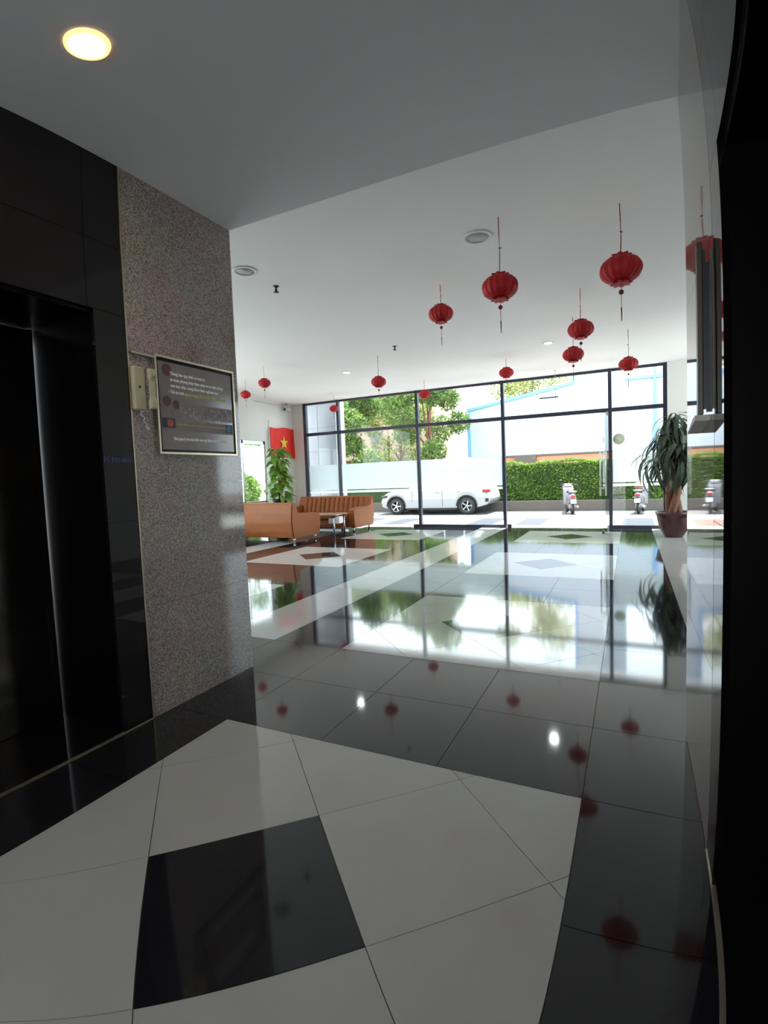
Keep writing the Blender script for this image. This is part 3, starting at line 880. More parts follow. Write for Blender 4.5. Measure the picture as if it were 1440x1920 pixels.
# ------------------------------------------------------------------ flag on the left wall
fl = thing('flag', 'red flag with a yellow star hanging on the far left wall', 'flag', (XFL + 0.03, 10.78, 1.90), 0)
bm = bmesh.new()
NX, NZ = 26, 16; FWD, FH = 1.12, 0.80
grid = [[bm.verts.new((0.016 + 0.018 * math.sin(i * 0.95 + 0.25 * k) * (0.4 + 0.6 * k / NZ), FWD * i / NX, FH - FH * k / NZ - 0.02 * math.sin(i * 0.3) * 1)) for i in range(NX + 1)] for k in range(NZ + 1)]
for k in range(NZ):
    for i in range(NX): bm.faces.new((grid[k][i], grid[k][i + 1], grid[k + 1][i + 1], grid[k + 1][i]))
obj('cloth', bm, M['flag'], fl, True)
star = []
for i in range(10):
    r = 0.19 if i % 2 == 0 else 0.075
    a = PI / 2 + i * PI / 5
    star.append((FWD / 2 + r * math.cos(a), 0.40 + r * math.sin(a)))
prism('star', star, 0, 0.038, 0.041, M['yellow'], fl)
tb('pole', [(0.02, -0.04, -0.18), (0.02, -0.04, 0.98)], 0.012, M['white_plastic'], fl, 8)

# CCTV camera / speaker at the ceiling corner
cc = thing('security_camera', 'small security camera on a bracket in the ceiling corner left of the glass', 'camera', (-8.36, 11.45, 3.367), 0)
bx('bracket', (-0.04, 0.04, -0.04, 0.04, -0.05, 0), M['disc_grey'], cc, bev=0.004)
tb('arm', [(0, 0, -0.05), (0.0, 0, -0.12)], 0.014, M['disc_grey'], cc)
o = bx('housing', (-0.05, 0.05, -0.11, 0.11, -0.21, -0.12), M['disc_grey'], cc, bev=0.012)
o = lt('lens', [(0, 0), (0.03, 0), (0.03, 0.02), (0, 0.022)], M['black_plastic'], cc, 16)
o.rotation_euler = (PI / 2, 0, 0); o.location = (0, -0.11, -0.165)
tb('cable', [(0, 0.02, -0.03), (-0.06, 0.02, -0.05), (-0.13, -0.4, -0.06), (-0.13, -1.2, -0.05)], 0.005, M['disc_grey'], cc, 5)

# ------------------------------------------------------------------ notice board on the granite pillar
nb_ = thing('notice_board', 'metal framed notice board with white and yellow print on the granite pillar', 'notice board', (XL, 2.018, 1.455), 0)
BW, BH = 0.624, 0.55
for d in ((0.0, 0.016, 0, 0.012, 0, BH), (0.0, 0.016, BW - 0.012, BW, 0, BH)):
    bx('frame_side', (0, 0.022, d[2], d[3], d[4], d[5]), M['gold_trim'], nb_)
for z0, z1 in ((0, 0.012), (BH - 0.012, BH)):
    bx('frame_rail', (0, 0.022, 0.012, BW - 0.012, z0, z1), M['gold_trim'], nb_)
bx('gasket', (0.0005, 0.012, 0.012, BW - 0.012, 0.012, BH - 0.012), M['jamb_black'], nb_)
bx('panel', (0.012, 0.0135, 0.026, BW - 0.022, 0.026, BH - 0.03), M['board_dark'], nb_)
def flat(nm, y0, y1, z0, z1, m, x=0.0138):
    return bx(nm, (0.0135, x, y0, y1, z0, z1), m, nb_)
flat('picture', 0.03, BW - 0.025, 0.215, 0.30, M['print_olive'])
flat('strip', 0.03, BW - 0.025, 0.135, 0.20, M['print_olive'], 0.0137)
rr_ = random.Random(3)
bm = bmesh.new()
for i in range(90):
    y = rr_.uniform(0.16, BW - 0.03); z = rr_.uniform(0.20, 0.275); s = rr_.uniform(0.004, 0.011)
    box(bm, 0.0138, 0.0141, y, y + s, z, z + s * rr_.uniform(0.8, 2.2))
o = obj('crowd_print', bm, M['print_lilac'], nb_); o['kind'] = 'stuff'
for (y, z, r) in ((0.085, 0.475, 0.035), (0.075, 0.30, 0.03), (0.14, 0.285, 0.026)):
    bm = bmesh.new()
    vs_ = [bm.verts.new((0.0143, y + r * math.cos(a * PI / 8), z + r * math.sin(a * PI / 8))) for a in range(16)]
    bm.faces.new(vs_)
    obj('maroon_dot', bm, M['print_maroon'], nb_)
flat('navy_square', 0.035, 0.125, 0.150, 0.205, M['print_navy'], 0.0140)
flat('navy_square', 0.535, BW - 0.028, 0.148, 0.20, M['print_navy'], 0.0140)
def disc_yz(nm, y, z, r, m):
    bm = bmesh.new()
    bm.faces.new([bm.verts.new((0.0146, y + r * math.cos(a * PI / 10), z + r * math.sin(a * PI / 10))) for a in range(20)])
    obj(nm, bm, m, nb_)
disc_yz('red_disc', 0.09, 0.178, 0.022, M['print_red'])
disc_yz('blue_disc', 0.562, 0.172, 0.022, M['print_blue'])
flat('rule_line', 0.14, 0.53, 0.172, 0.175, M['print_yellow'], 0.0139)
def line_text(body, y, z, size, width, m):
    text_obj('print_line', body, size, m, nb_, (0.0142, y, z), (0, 1, 0), (0, 0, 1), width, 0.0002, 0.0011)
line_text('Thong bao quy dinh ve trat tu,', 0.105, 0.452, 0.026, 0.27, M['print_white'])
line_text('an toan phong chay chua chay va ve sinh chung', 0.105, 0.418, 0.024, 0.42, M['print_white'])
line_text('cua toa nha, cung thuc hien nghiem tuc', 0.105, 0.384, 0.024, 0.38, M['print_white'])
line_text('- Tat ca moi', 0.09, 0.348, 0.025, 0.11, M['print_white'])
line_text('nguoi cung thuc hien theo noi quy', 0.205, 0.346, 0.025, 0.34, M['print_yellow'])
line_text('Ban quan ly toa nha kinh moi quy khach thuc hien dung', 0.11, 0.082, 0.024, 0.42, M['print_white'])

# slim metal lip left of the board, wall handset
lip = bx('shelf_lip', (XL - 0.001, XL + 0.02, YG + 0.006, 2.017, 1.982, 1.992), M['gold_trim'])
tag(lip, 'thin metal lip on the pillar above the wall handset', 'trim')
hs = thing('wall_handset', 'cream wall intercom handset left of the notice board', 'intercom', (XL, 1.935, 1.80), 0)
bx('base_unit', (0.0, 0.030, -0.062, 0.008, -0.115, 0.115), M['cream_plastic'], hs, bev=0.007)
o = prism('handset', [(-0.11, 0.022), (-0.105, 0.056), (-0.07, 0.060), (-0.045, 0.044), (0.045, 0.044), (0.07, 0.060), (0.105, 0.056), (0.11, 0.022), (0.06, 0.022), (0.05, 0.03), (-0.05, 0.03), (-0.06, 0.022)], 1, 0, 0.036, M['cream_plastic'], hs, bev=0.003)
# prism gives (u,w,v) -> turn so u runs vertically
for v in o.data.vertices:
    u, w, q = v.co; v.co = (q + 0.012, w + 0.016, u)
tb('cord', [(0.02, -0.03, -0.115)] + [(0.02 + 0.007 * math.cos(i * 1.3), -0.03 + 0.045 * math.sin(PI * i / 40) + 0.007 * math.sin(i * 1.3), -0.115 - 0.10 * math.sin(PI * i / 40)) for i in range(1, 40)] + [(0.02, 0.02, -0.115)], 0.0026, M['white_plastic'], hs, 5)
lt('hook', [(0, 0), (0.006, 0), (0.006, 0.012), (0, 0.012)], M['black_plastic'], hs, 10).location = (0.030, -0.03, 0.0)
# blue lettering on the black panel
wl_t = text_obj('lettering', 'Kinos', 0.052, M['letter_blue'], wall_left, (XL + 0.0006, 1.690, 1.405), (0, 1, 0), (0, 0, 1), 0.155, 0.0004)
wl_t['label'] = 'dark blue lettering on the black granite panel'

# ------------------------------------------------------------------ slim bracket display on right polished wall with paper
wd = thing('wall_display', 'slim dark panel seen edge on, fixed to the right polished wall', 'display', (XR, 1.97, 1.44), 0)
bx('panel', (-0.034, -0.018, -0.012, 0.03, 0, 0.555), M['brass'], wd, bev=0.003)
bx('back_cover', (-0.018, -0.008, -0.006, 0.026, 0.02, 0.53), M['black_plastic'], wd)
bx('bracket', (-0.008, 0.0, 0.0, 0.02, 0.01, 0.49), M['black_plastic'], wd)
pl = prism('paper_leaflet', [(1.93, 1.437), (2.0, 1.434), (2.10, 1.412), (2.19, 1.392), (2.10, 1.402), (2.02, 1.412), (1.95, 1.42)], 0, XR - 0.045, XR - 0.0005, M['paper'])
tag(pl, 'crumpled pale leaflet stuck below the slim panel on the right wall', 'paper')

# ------------------------------------------------------------------ exterior ground
terr = bx('terrace', (-26, 22, YW + 0.03, 15.35, -0.30, -0.006), M['pave_white']); struct(terr, 'pale stone terrace outside the glass front', 'terrace')
road = bx('road', (-40, 34, 15.35, 21.19, -0.42, -0.30), M['asphalt']); struct(road, 'pale road outside with the parked car and scooters', 'road')
yard = bx('ground_beyond', (-60, 60, 21.19, 60, -0.42, -0.31), M['concrete']); struct(yard, 'ground beyond the hedge', 'ground')
side_yard = bx('ground_side', (-60, XFL - 0.12, -10, YW + 0.03, -0.42, -0.02), M['pave_white']); struct(side_yard, 'side yard left of the lobby', 'ground')  # pale paving chosen so sunlight bounces up through the added left window
def pave(x0, x1, y0, y1, m, nx=1, ny=1):
    for i in range(nx):
        for j in range(ny):
            a, b = x0 + (x1 - x0) * i / nx, x0 + (x1 - x0) * (i + 1) / nx
            c, d = y0 + (y1 - y0) * j / ny, y0 + (y1 - y0) * (j + 1) / ny
            bx('paving_slab', (a + 0.004, b - 0.004, c + 0.004, d - 0.004, -0.006, 0.0), m, terr)
ys = [YW + 0.06, 12.45, 14.1, 15.33]
for cx in (-8.4, -4.75, -1.1, 2.55):
    pave(cx - 0.87, cx + 0.30, ys[1], ys[2], M['pave_red'], 1, 1)
    pave(cx + 0.30, cx + 0.93, ys[1], ys[2], M['pave_white'], 1, 1)
    pave(cx - 0.87, cx + 0.93, ys[0], ys[1], M['pave_white'], 3, 1)
    pave(cx - 0.87, cx + 0.93, ys[2], ys[3], M['pave_white'], 3, 1)
    pave(cx + 0.93, cx + 1.60, ys[1], ys[2] + 0.3, M['pave_black'], 1, 2)
    pave(cx - 1.50, cx - 0.87, ys[1], ys[2] + 0.3, M['pave_black'], 1, 2)
    pave(cx + 0.93, cx + 1.60, ys[0], ys[1], M['pave_white'])
    pave(cx - 1.50, cx - 0.87, ys[0], ys[1], M['pave_white'])
kerb = bx('kerb', (-15.5, 34, 21.19, 21.32, -0.30, 0.10), M['concrete'], bev=0.02); tag(kerb, 'low concrete kerb wall in front of the hedge', 'kerb')

cnp = bx('canopy', (-14, 6, YW + 0.12, 13.0, 3.62, 3.78), M['ceiling_paint']); struct(cnp, 'unseen thin canopy added above the glass front to keep the sun out', 'canopy')  # unseen slab added to stop sun reaching the lobby floor and far sofa
# grey tiled pier outside the leftmost bay
pier = sempty('wall_outside', 'grey tiled pier outside the narrow leftmost bay', 'wall')
bx('core', (-10.2, -7.72, 12.9, 13.4, 0, 4.2), M['grey_tile'], pier)
for i in range(4):
    for j in range(6):
        bx('wall_tile', (-10.2 + 0.62 * i + 0.006, -10.2 + 0.62 * (i + 1) - 0.006, 12.888, 12.9, 0.7 * j + 0.006, 0.7 * (j + 1) - 0.006), M['grey_tile'], pier)

# ------------------------------------------------------------------ hedge
def leaf_cloud(name, pts_fn, n, size, m, parent=None, seed=1):
    r = random.Random(seed)
    vs = []; fs = []
    for i in range(n):
        c, s_ = pts_fn(r)
        a = Vector((r.gauss(0, 1), r.gauss(0, 1), r.gauss(0, 1))).normalized()
        b = a.cross(Vector((r.gauss(0, 1), r.gauss(0, 1), r.gauss(0, 1)))).normalized()
        s = size * s_ * r.uniform(0.6, 1.3)
        k = len(vs)
        vs += [c - a * s, c + b * s * 0.5, c + a * s, c - b * s * 0.5]
        fs.append((k, k + 1, k + 2, k + 3))
    return pydata(name, vs, fs, m, parent)

HZ = 1.70
hedge = thing('hedge', 'long clipped green hedge behind the kerb', 'hedge', (0, 22.0, 0), 0)
o = bx('core', (-14, 14, -0.45, 0.45, -0.3, HZ - 0.12), M['hedge_core'], hedge, bev=0.05)
def hp(r):
    q = r.random()
    x = r.uniform(-9.5, 8.5) if r.random() < 0.85 else r.uniform(-14, 14)
    wob = 0.05 * math.sin(x * 2.1) + 0.03 * math.sin(x * 5.3)
    if q < 0.66: return Vector((x, -0.5 + r.uniform(-0.07, 0.07), r.uniform(0.0, HZ - 0.02 + wob))), 1
    return Vector((x, r.uniform(-0.52, 0.5), HZ - 0.06 + wob + r.gauss(0, 0.03))), 1
o = leaf_cloud('foliage', hp, 42000, 0.045, M['hedge'], hedge, 2); o['kind'] = 'stuff'
# side hedge and pale wall outside the left door
sh = thing('side_shrub', 'bright green shrub seen through the left side door', 'shrub', (-12.2, 13.2, -0.02), 0)
def sp(r):
    v = Vector((r.gauss(0, 1), r.gauss(0, 1), r.gauss(0, 1))).normalized() * (0.75 + 0.25 * r.random())
    return Vector((v.x * 0.9, v.y * 1.3, 1.0 + v.z * 0.75)), 1
leaf_cloud('foliage', sp, 5000, 0.06, M['hedge'], sh, 4)['kind'] = 'stuff'
tb('stem', [(0, 0, 0), (0.05, 0.05, 0.9)], 0.04, M['bark'], sh)
sw = bx('boundary_wall', (-16.2, -16.0, 4, 20, -0.3, 3.0), M['bld_white']); tag(sw, 'pale boundary wall beyond the left side door', 'wall')

# ------------------------------------------------------------------ trees
def tree(x, y, h, rad, lab, m, seed, n=7000, squash=1.0):
    t = thing('tree', lab, 'tree', (x, y, -0.31), 0, 'leafy trees beyond the hedge')
    r = random.Random(seed)
    tb('trunk', [(0, 0, 0), (0.1, 0.05, h * 0.3), (0.0, 0.1, h * 0.62)], 0.17, M['bark'], t, 8, 0.08)
    blobs = []
    for i in range(20):
        a = r.uniform(0, 2 * PI); q = rad * math.sqrt(r.random()) * 0.85
        blobs.append((Vector((q * math.cos(a), q * math.sin(a), h * r.uniform(0.26, 0.95))), rad * r.uniform(0.26, 0.45)))
    for b, br in blobs[:7]:
        tb('branch', [(0.05, 0.05, h * 0.35), (b.x * 0.5, b.y * 0.5, (h * 0.35 + b.z) / 2 + 0.2), (b.x, b.y, b.z)], 0.06, M['bark'], t, 6, 0.02)
    def fn(r_):
        b, br = blobs[r_.randrange(len(blobs))]
        v = Vector((r_.gauss(0, 1), r_.gauss(0, 1), r_.gauss(0, 1))).normalized() * br * (r_.random() ** 0.35)
        v.z *= squash
        return b + v, 1
    leaf_cloud('foliage', fn, n, 0.10, m, t, seed + 50)['kind'] = 'stuff'
tree(-14.9, 25.4, 7.4, 2.3, 'dense green tree beyond the second glass bay', M['tree_leaf'], 1, 15000)
tree(-18.9, 31.0, 7.8, 1.9, 'loose yellow green tree behind the dense left one', M['tree_leaf2'], 2, 5000)
tree(-9.6, 25.4, 8.0, 2.2, 'dense green tree left of the white building', M['tree_leaf'], 3, 15000)
tree(-7.0, 39.5, 12.5, 3.6, 'yellow green tree rising behind the white gable', M['tree_leaf2'], 4, 14000)
tree(-13.4, 30.2, 7.2, 2.2, 'low bright tree in front of the pinkish building', M['tree_leaf2'], 7, 9000)
tree(-20.6, 25.0, 7.0, 2.3, 'green tree behind the grey tiled pier', M['tree_leaf'], 5, 6000)

# ------------------------------------------------------------------ buildings
bw = thing('white_building', 'white building with blue edge trim and a sloping gable', 'building', (0, 28, -0.31), 0)
GZ = 0.31
prism('gable_wall', [(-8.15, 0), (-8.15, 4.82 + GZ), (-2.6, 5.72 + GZ), (-2.6, 0)], 1, 0, 6, M['bld_white'], bw)
bx('tower_wall', (-2.6, -0.2, 0, 6, 0, 9.5), M['bld_white'], bw)
bx('right_wall', (-0.2, 12, 0.0, 6, 0, 5.62 + GZ), M['bld_white'], bw)
prism('gable_trim', [(-8.25, 4.72 + GZ), (-8.25, 4.88 + GZ), (-2.6, 5.80 + GZ), (-2.6, 5.64 + GZ)], 1, -0.08, 0.02, M['bld_blue'], bw)
bx('corner_trim', (-8.25, -8.07, -0.06, 0.1, 2.2 + GZ, 4.8 + GZ), M['bld_blue'], bw)
bx('corner_trim', (-2.66, -2.54, -0.06, 0.1, 5.7 + GZ, 9.5), M['bld_blue'], bw)
bx('roof_trim', (-0.2, 12, -0.1, 0.1, 5.56 + GZ, 5.70 + GZ), M['bld_blue'], bw)
bx('downpipe', (1.05, 1.19, -0.12, 0.0, 2.2 + GZ, 7.2), M['bld_blue'], bw)
bx('base_ledge', (-8.15, 12, -0.1, 0.0, 2.10 + GZ, 2.18 + GZ), M['concrete'], bw)
bx('base_band', (-8.15, 12, -0.04, 0.0, 0, 2.10 + GZ), M['bld_peach'], bw)
bx('vent', (-5.6, -4.5, -0.25, -0.04, 1.75 + GZ, 2.12 + GZ), M['concrete'], bw)
bb = thing('beige_building', 'pale pinkish building half hidden behind the trees', 'building', (0, 36, -0.31), 0)
bx('wall', (-26, -13.2, 0, 5, 0, 9), M['bld_beige'], bb)
for i in range(5):
    for j in range(3):
        f = bx('window', (-25 + 2.2 * i, -24 + 2.2 * i, -0.06, 0.0, 1.8 + 2.4 * j, 3.0 + 2.4 * j), M['bld_window'], bb)
bx('cornice', (-26.2, -13.0, -0.3, 5.2, 9, 9.25), M['bld_white'], bb)

# ------------------------------------------------------------------ car
def make_car():
    t = thing('car', 'white parked crossover car seen from its side through the glass', 'car', (-9.57, 19.3, -0.30), 0)
    W = 1.82; Lc = 4.72
    # side profile (x,z), front at x=0 (left)
    wc = [(0.74, 0.335), (3.76, 0.335)]
    R = 0.40
    def lerp(tab, x):
        for (x0, z0), (x1, z1) in zip(tab, tab[1:]):
            if x0 <= x <= x1: return z0 + (z1 - z0) * (x - x0) / (x1 - x0)
        return tab[-1][1]
    top_t = [(0.0, 0.56), (0.03, 0.66), (0.14, 0.80), (0.40, 0.92), (0.95, 1.02), (1.45, 1.07), (4.50, 1.10), (4.60, 1.02), (4.68, 0.80), (4.70, 0.66)]
    bot_t = [(0.0, 0.44), (0.05, 0.32), (0.30, 0.26), (3.0, 0.25), (4.25, 0.30), (4.55, 0.38), (4.68, 0.52), (4.70, 0.60)]
    xs = {0.0, 0.03, 0.05, 0.14, 0.30, 0.40, 0.95, 1.45, 1.8, 2.3, 2.8, 3.2, 4.25, 4.40, 4.50, 4.55, 4.60, 4.68, 4.70}
    for cx, cz in wc:
        for a in range(17): xs.add(round(cx - R * math.cos(a * PI / 16), 4))
        xs.add(round(cx - R - 0.004, 4)); xs.add(round(cx + R + 0.004, 4))
    xs = sorted(xs)
    def bottom(x):
        z = lerp(bot_t, x)
        for cx, cz in wc:
            if abs(x - cx) <= R + 1e-6: z = max(z, cz + math.sqrt(max(0, R * R - (x - cx) ** 2)))
        return z
    bm = bmesh.new()
    secs = [(0.0, 0.04), (0.0, 0.0), (W, 0.0), (W, 0.04)]
    rows_ = []
    for x in xs:
        zb, zt = bottom(x), lerp(top_t, x)
        zs_ = [zb, zb + (zt - zb) * 0.45, zb + (zt - zb) * 0.85, zt]
        nose = 0.16 * max(0.0, 1 - x / 0.5) ** 2 + 0.12 * max(0.0, 1 - (4.7 - x) / 0.4) ** 2
        ins = [0.035, 0.0, 0.03, 0.10]
        rows_.append([bm.verts.new((x, nose + k, z)) for z, k in zip(zs_, ins)] + [bm.verts.new((x, W - nose - k, z)) for z, k in zip(zs_[::-1], ins[::-1])])
    for a, b in zip(rows_, rows_[1:]):
        for k in range(8):
            q = (k + 1) % 8
            bm.faces.new((a[k], a[q], b[q], b[k]))
    bm.faces.new(rows_[0]); bm.faces.new(rows_[-1][::-1])
    obj('body', bm, M['car_white'], t)
    # greenhouse
    gh = [(1.30, 1.06), (2.05, 1.52), (2.4, 1.60), (3.6, 1.60), (4.15, 1.50), (4.56, 1.06)]
    bm = bmesh.new()
    rings = []
    for y, ins in ((0.07, 0.0), (0.30, 1.0), (W - 0.30, 1.0), (W - 0.07, 0.0)):
        rings.append([bm.verts.new((x, y if z < 1.1 else y, z)) for x, z in gh])
    # side faces: lower edge wide, top edge inset
    bm.free(); bm = bmesh.new()
    A = [bm.verts.new((x, 0.07 + (z - 1.06) * 0.38, z)) for x, z in gh]
    B = [bm.verts.new((x, W - 0.07 - (z - 1.06) * 0.38, z)) for x, z in gh]
    for i in range(len(gh) - 1): bm.faces.new((A[i], A[i + 1], B[i + 1], B[i]))
    bm.faces.new(A); bm.faces.new(B[::-1]); bm.faces.new((A[0], A[-1], B[-1], B[0]))
    obj('cabin', bm, M['car_white'], t)
    # side windows, windscreen, rear screen slightly proud
    def yside(z, e): return 0.07 + (z - 1.06) * 0.38 - e
    for poly in ([(1.55, 1.12), (2.12, 1.47), (2.42, 1.53), (2.72, 1.54), (2.74, 1.12)], [(2.80, 1.12), (2.78, 1.54), (3.5, 1.53), (3.62, 1.12)], [(3.68, 1.12), (3.57, 1.53), (3.95, 1.46), (4.25, 1.14)]):
        for side in (0, 1):
            bm = bmesh.new()
            vs_ = [bm.verts.new((x, yside(z, 0.004) if side == 0 else W - yside(z, 0.004), z)) for x, z in poly]
            bm.faces.new(vs_); obj('side_window', bm, M['car_glass'], t)
    for name_, (x0, z0), (x1, z1), off in (('windscreen', (1.36, 1.09), (2.0, 1.49), -0.008), ('rear_window', (4.53, 1.10), (4.18, 1.47), 0.01)):
        bm = bmesh.new()
        vs_ = [bm.verts.new(p) for p in ((x0 + off, 0.16, z0 + 0.006), (x0 + off, W - 0.16, z0 + 0.006), (x1 + off, W - 0.30, z1 + 0.006), (x1 + off, 0.30, z1 + 0.006))]
        bm.faces.new(vs_); obj(name_, bm, M['car_glass'], t)
    for i in range(2):
        for y0, s in ((0.02, 1), (W - 0.22, 1)):
            cx, cz = wc[i]
            w = lt('wheel', [(0.21, 0.0), (0.30, 0.0), (0.335, 0.02), (0.335, 0.18), (0.30, 0.20), (0.21, 0.20), (0.21, 0.0)], M['rubber'], t, 32)
            w.rotation_euler = (-PI / 2, 0, 0); w.location = (cx, y0, cz)
            bm = bmesh.new()
            lathe(bm, [(0, 0.03), (0.05, 0.025), (0.055, 0.05), (0, 0.05)], 16)
            lathe(bm, [(0.20, 0.01), (0.225, 0.005), (0.225, 0.05), (0.20, 0.05), (0.20, 0.01)], 28)
            for k in range(5):
                a = k * 2 * PI / 5
                c_, s_ = math.cos(a), math.sin(a)
                q = [(0.04, -0.018), (0.21, -0.045), (0.21, 0.010), (0.04, 0.018)]
                lo_ = [bm.verts.new((x * c_ - y * s_, x * s_ + y * c_, 0.02)) for x, y in q]
                hi_ = [bm.verts.new((x * c_ - y * s_, x * s_ + y * c_, 0.045)) for x, y in q]
                bm.faces.new(lo_); bm.faces.new(hi_[::-1])
                for z in range(4): bm.faces.new((lo_[z], lo_[(z + 1) % 4], hi_[(z + 1) % 4], hi_[z]))
            obj('rim', bm, M['alloy'], w)
    for cx, cz in wc:
        bm = bmesh.new(); prev = None
        for a in range(13):
            c_, s_ = math.cos(a * PI / 12), math.sin(a * PI / 12)
            cur = [bm.verts.new((cx + q * c_, y, cz + q * s_)) for q, y in ((R - 0.002, -0.008), (R + 0.035, -0.008), (R + 0.035, 0.04), (R - 0.002, 0.04))]
            if prev:
                for k in range(4): bm.faces.new((prev[k], prev[(k + 1) % 4], cur[(k + 1) % 4], cur[k]))
            prev = cur
        obj('arch_trim', bm, M['black_plastic'], t)
        bx('wheel_well', (cx - 0.40, cx + 0.40, 0.24, 0.28, 0.16, 0.72), M['black_plastic'], t)
        bx('wheel_well', (cx - 0.40, cx + 0.40, W - 0.28, W - 0.24, 0.16, 0.72), M['black_plastic'], t)
    bx('sill', (1.2, 3.3, -0.01, 0.03, 0.20, 0.27), M['black_plastic'], t)
    bx('tail_lamp', (4.40, 4.66, 0.0, 0.25, 0.86, 0.98), M['tail_red'], t, bev=0.02)
    bx('tail_lamp', (4.40, 4.66, W - 0.25, W, 0.86, 0.98), M['tail_red'], t, bev=0.02)
    bx('reflector', (4.50, 4.62, 0.03, 0.09, 0.50, 0.62), M['black_plastic'], t)
    bx('head_lamp', (0.06, 0.42, 0.03, 0.30, 0.70, 0.80), M['car_glass'], t, bev=0.02)
    bx('door_handle', (2.45, 2.62, -0.022, 0.008, 0.90, 0.925), M['alloy'], t)
    bx('door_handle', (3.36, 3.53, -0.022, 0.008, 0.90, 0.925), M['alloy'], t)
    bx('wing_mirror', (1.62, 1.80, -0.16, 0.06, 1.04, 1.17), M['car_white'], t, bev=0.03)
    bx('chassis', (0.4, 4.3, 0.28, W - 0.28, 0.18, 0.35), M['black_plastic'], t)
    bx('door_seam', (2.76, 2.768, -0.002, 0.008, 0.32, 1.04), M['black_plastic'], t)
    bx('door_seam', (1.46, 1.468, -0.002, 0.008, 0.5, 1.02), M['black_plastic'], t)
    return t
make_car()

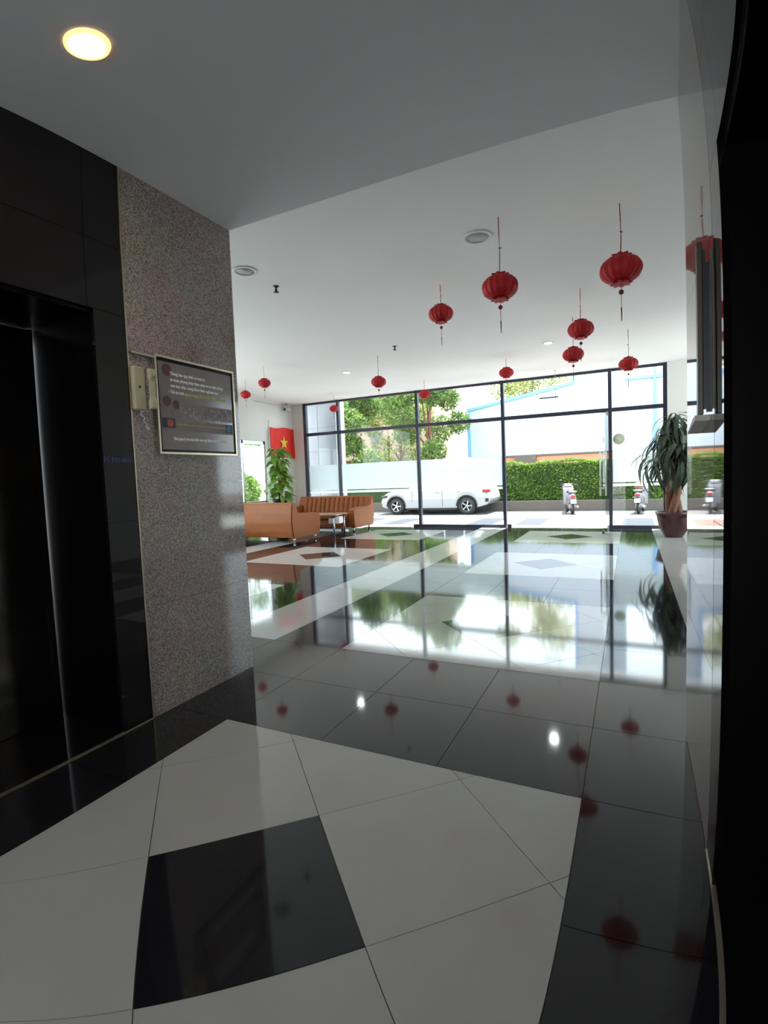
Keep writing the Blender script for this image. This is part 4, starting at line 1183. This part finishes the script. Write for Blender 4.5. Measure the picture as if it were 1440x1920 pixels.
# ------------------------------------------------------------------ scooters (rear towards the lobby, +y is forward)
def make_scooter(label, loc, rz):
    t = thing('scooter', label, 'scooter', loc, rz, 'scooters parked at the kerb')
    for nm, y, r in (('wheel', 0.25, 0.24), ('wheel', 1.50, 0.24)):
        w = lt(nm, [(0.14, -0.03), (r - 0.02, -0.045), (r, -0.02), (r, 0.02), (r - 0.02, 0.045), (0.14, 0.03), (0.14, -0.03)], M['rubber'], t, 24)
        w.rotation_euler = (0, PI / 2, 0); w.location = (0, y, r)
        lt('rim', [(0, -0.02), (0.145, -0.02), (0.145, 0.02), (0, 0.02)], M['alloy'], w, 16)
    # body shell lofted from sections along y: (y, half width, z bottom, z top)
    bm = bmesh.new()
    secs = [(0.02, 0.05, 0.58, 0.70), (0.14, 0.12, 0.46, 0.76), (0.40, 0.17, 0.36, 0.78), (0.75, 0.16, 0.28, 0.74), (0.86, 0.14, 0.26, 0.45), (1.12, 0.15, 0.26, 0.34)]
    rings = []
    for y, hw, z0, z1 in secs:
        rings.append([bm.verts.new((hw * math.cos(a * PI / 6), y, (z0 + z1) / 2 + (z1 - z0) / 2 * math.sin(a * PI / 6))) for a in range(12)])
    for a, b in zip(rings, rings[1:]):
        for i in range(12):
            j = (i + 1) % 12; bm.faces.new((a[i], a[j], b[j], b[i]))
    bm.faces.new(rings[0]); bm.faces.new(rings[-1][::-1])
    obj('body', bm, M['scooter_grey'], t, True)
    prism('leg_shield', [(1.10, 0.28), (1.16, 0.30), (1.30, 0.86), (1.36, 0.98), (1.28, 1.02), (1.18, 0.86)], 0, -0.19, 0.19, M['scooter_grey'], t, bev=0.02)
    prism('seat', [(0.10, 0.75), (0.16, 0.84), (0.45, 0.85), (0.80, 0.80), (0.84, 0.75), (0.5, 0.76)], 0, -0.13, 0.13, M['black_plastic'], t, bev=0.02)
    prism('front_fender', [(1.26, 0.40), (1.34, 0.50), (1.52, 0.53), (1.70, 0.42), (1.66, 0.38), (1.52, 0.46), (1.36, 0.44)], 0, -0.07, 0.07, M['car_white'], t, bev=0.01)
    tb('fork', [(0, 1.33, 0.95), (0, 1.50, 0.26)], 0.03, M['black_plastic'], t)
    tb('handlebar', [(-0.33, 1.10, 1.02), (-0.20, 1.20, 1.04), (0, 1.26, 1.02), (0.20, 1.20, 1.04), (0.33, 1.10, 1.02)], 0.017, M['black_plastic'], t)
    bx('handlebar_cover', (-0.14, 0.14, 1.20, 1.34, 0.97, 1.08), M['car_white'], t, bev=0.03)
    for s in (-1, 1):
        m_ = lt('mirror', [(0, -0.01), (0.05, -0.01), (0.06, 0), (0.05, 0.012), (0, 0.014)], M['black_plastic'], t, 16)
        m_.location = (s * 0.27, 1.18, 1.20); m_.rotation_euler = (PI / 2, 0, 0); m_.scale = (0.95, 0.6, 1)
        tb('mirror_stalk', [(s * 0.20, 1.18, 1.04), (s * 0.27, 1.18, 1.18)], 0.006, M['black_plastic'], t, 6)
    tb('grab_rail', [(-0.13, 0.30, 0.80), (-0.13, 0.06, 0.82), (0.13, 0.06, 0.82), (0.13, 0.30, 0.80)], 0.014, M['alloy'], t)
    bx('tail_lamp', (-0.08, 0.08, 0.0, 0.06, 0.62, 0.70), M['tail_red'], t, bev=0.015)
    bx('licence_plate', (-0.095, 0.095, -0.035, -0.028, 0.40, 0.545), M['white_plastic'], t)
    prism('rear_fender', [(0.0, 0.58), (-0.03, 0.40), (0.02, 0.36), (0.10, 0.50)], 0, -0.05, 0.05, M['black_plastic'], t)
    tb('exhaust', [(0.15, 0.10, 0.27), (0.16, 0.55, 0.24)], 0.045, M['alloy'], t, 12)
    tb('stand', [(-0.08, 0.7, 0.28), (-0.17, 0.66, 0.005)], 0.012, M['black_plastic'], t)
    bx('engine', (-0.10, 0.10, 0.30, 0.75, 0.20, 0.36), M['alloy'], t, bev=0.03)
    return t
sc = make_scooter('white scooter in the doorway view, left of the other one', (-1.82, 19.0, -0.30), math.radians(14))
sc2 = dup(sc, (0.22, 19.05, -0.30), math.radians(-8), 'white scooter behind the rightmost glass bay, with a pale helmet')
hm = thing('helmet', 'pale round helmet on the seat of the right scooter', 'helmet', (0.28, 19.50, 0.556), 0)
lt('shell', [(0, 0.24), (0.06, 0.235), (0.11, 0.20), (0.135, 0.13), (0.135, 0.06), (0.125, 0.0), (0.11, 0.0), (0, 0.02)], M['bld_peach'], hm, 20)
lt('visor_rim', [(0.136, 0.06), (0.142, 0.065), (0.142, 0.08), (0.136, 0.085), (0.136, 0.06)], M['black_plastic'], hm, 20)
print('tiles', TILE_N)
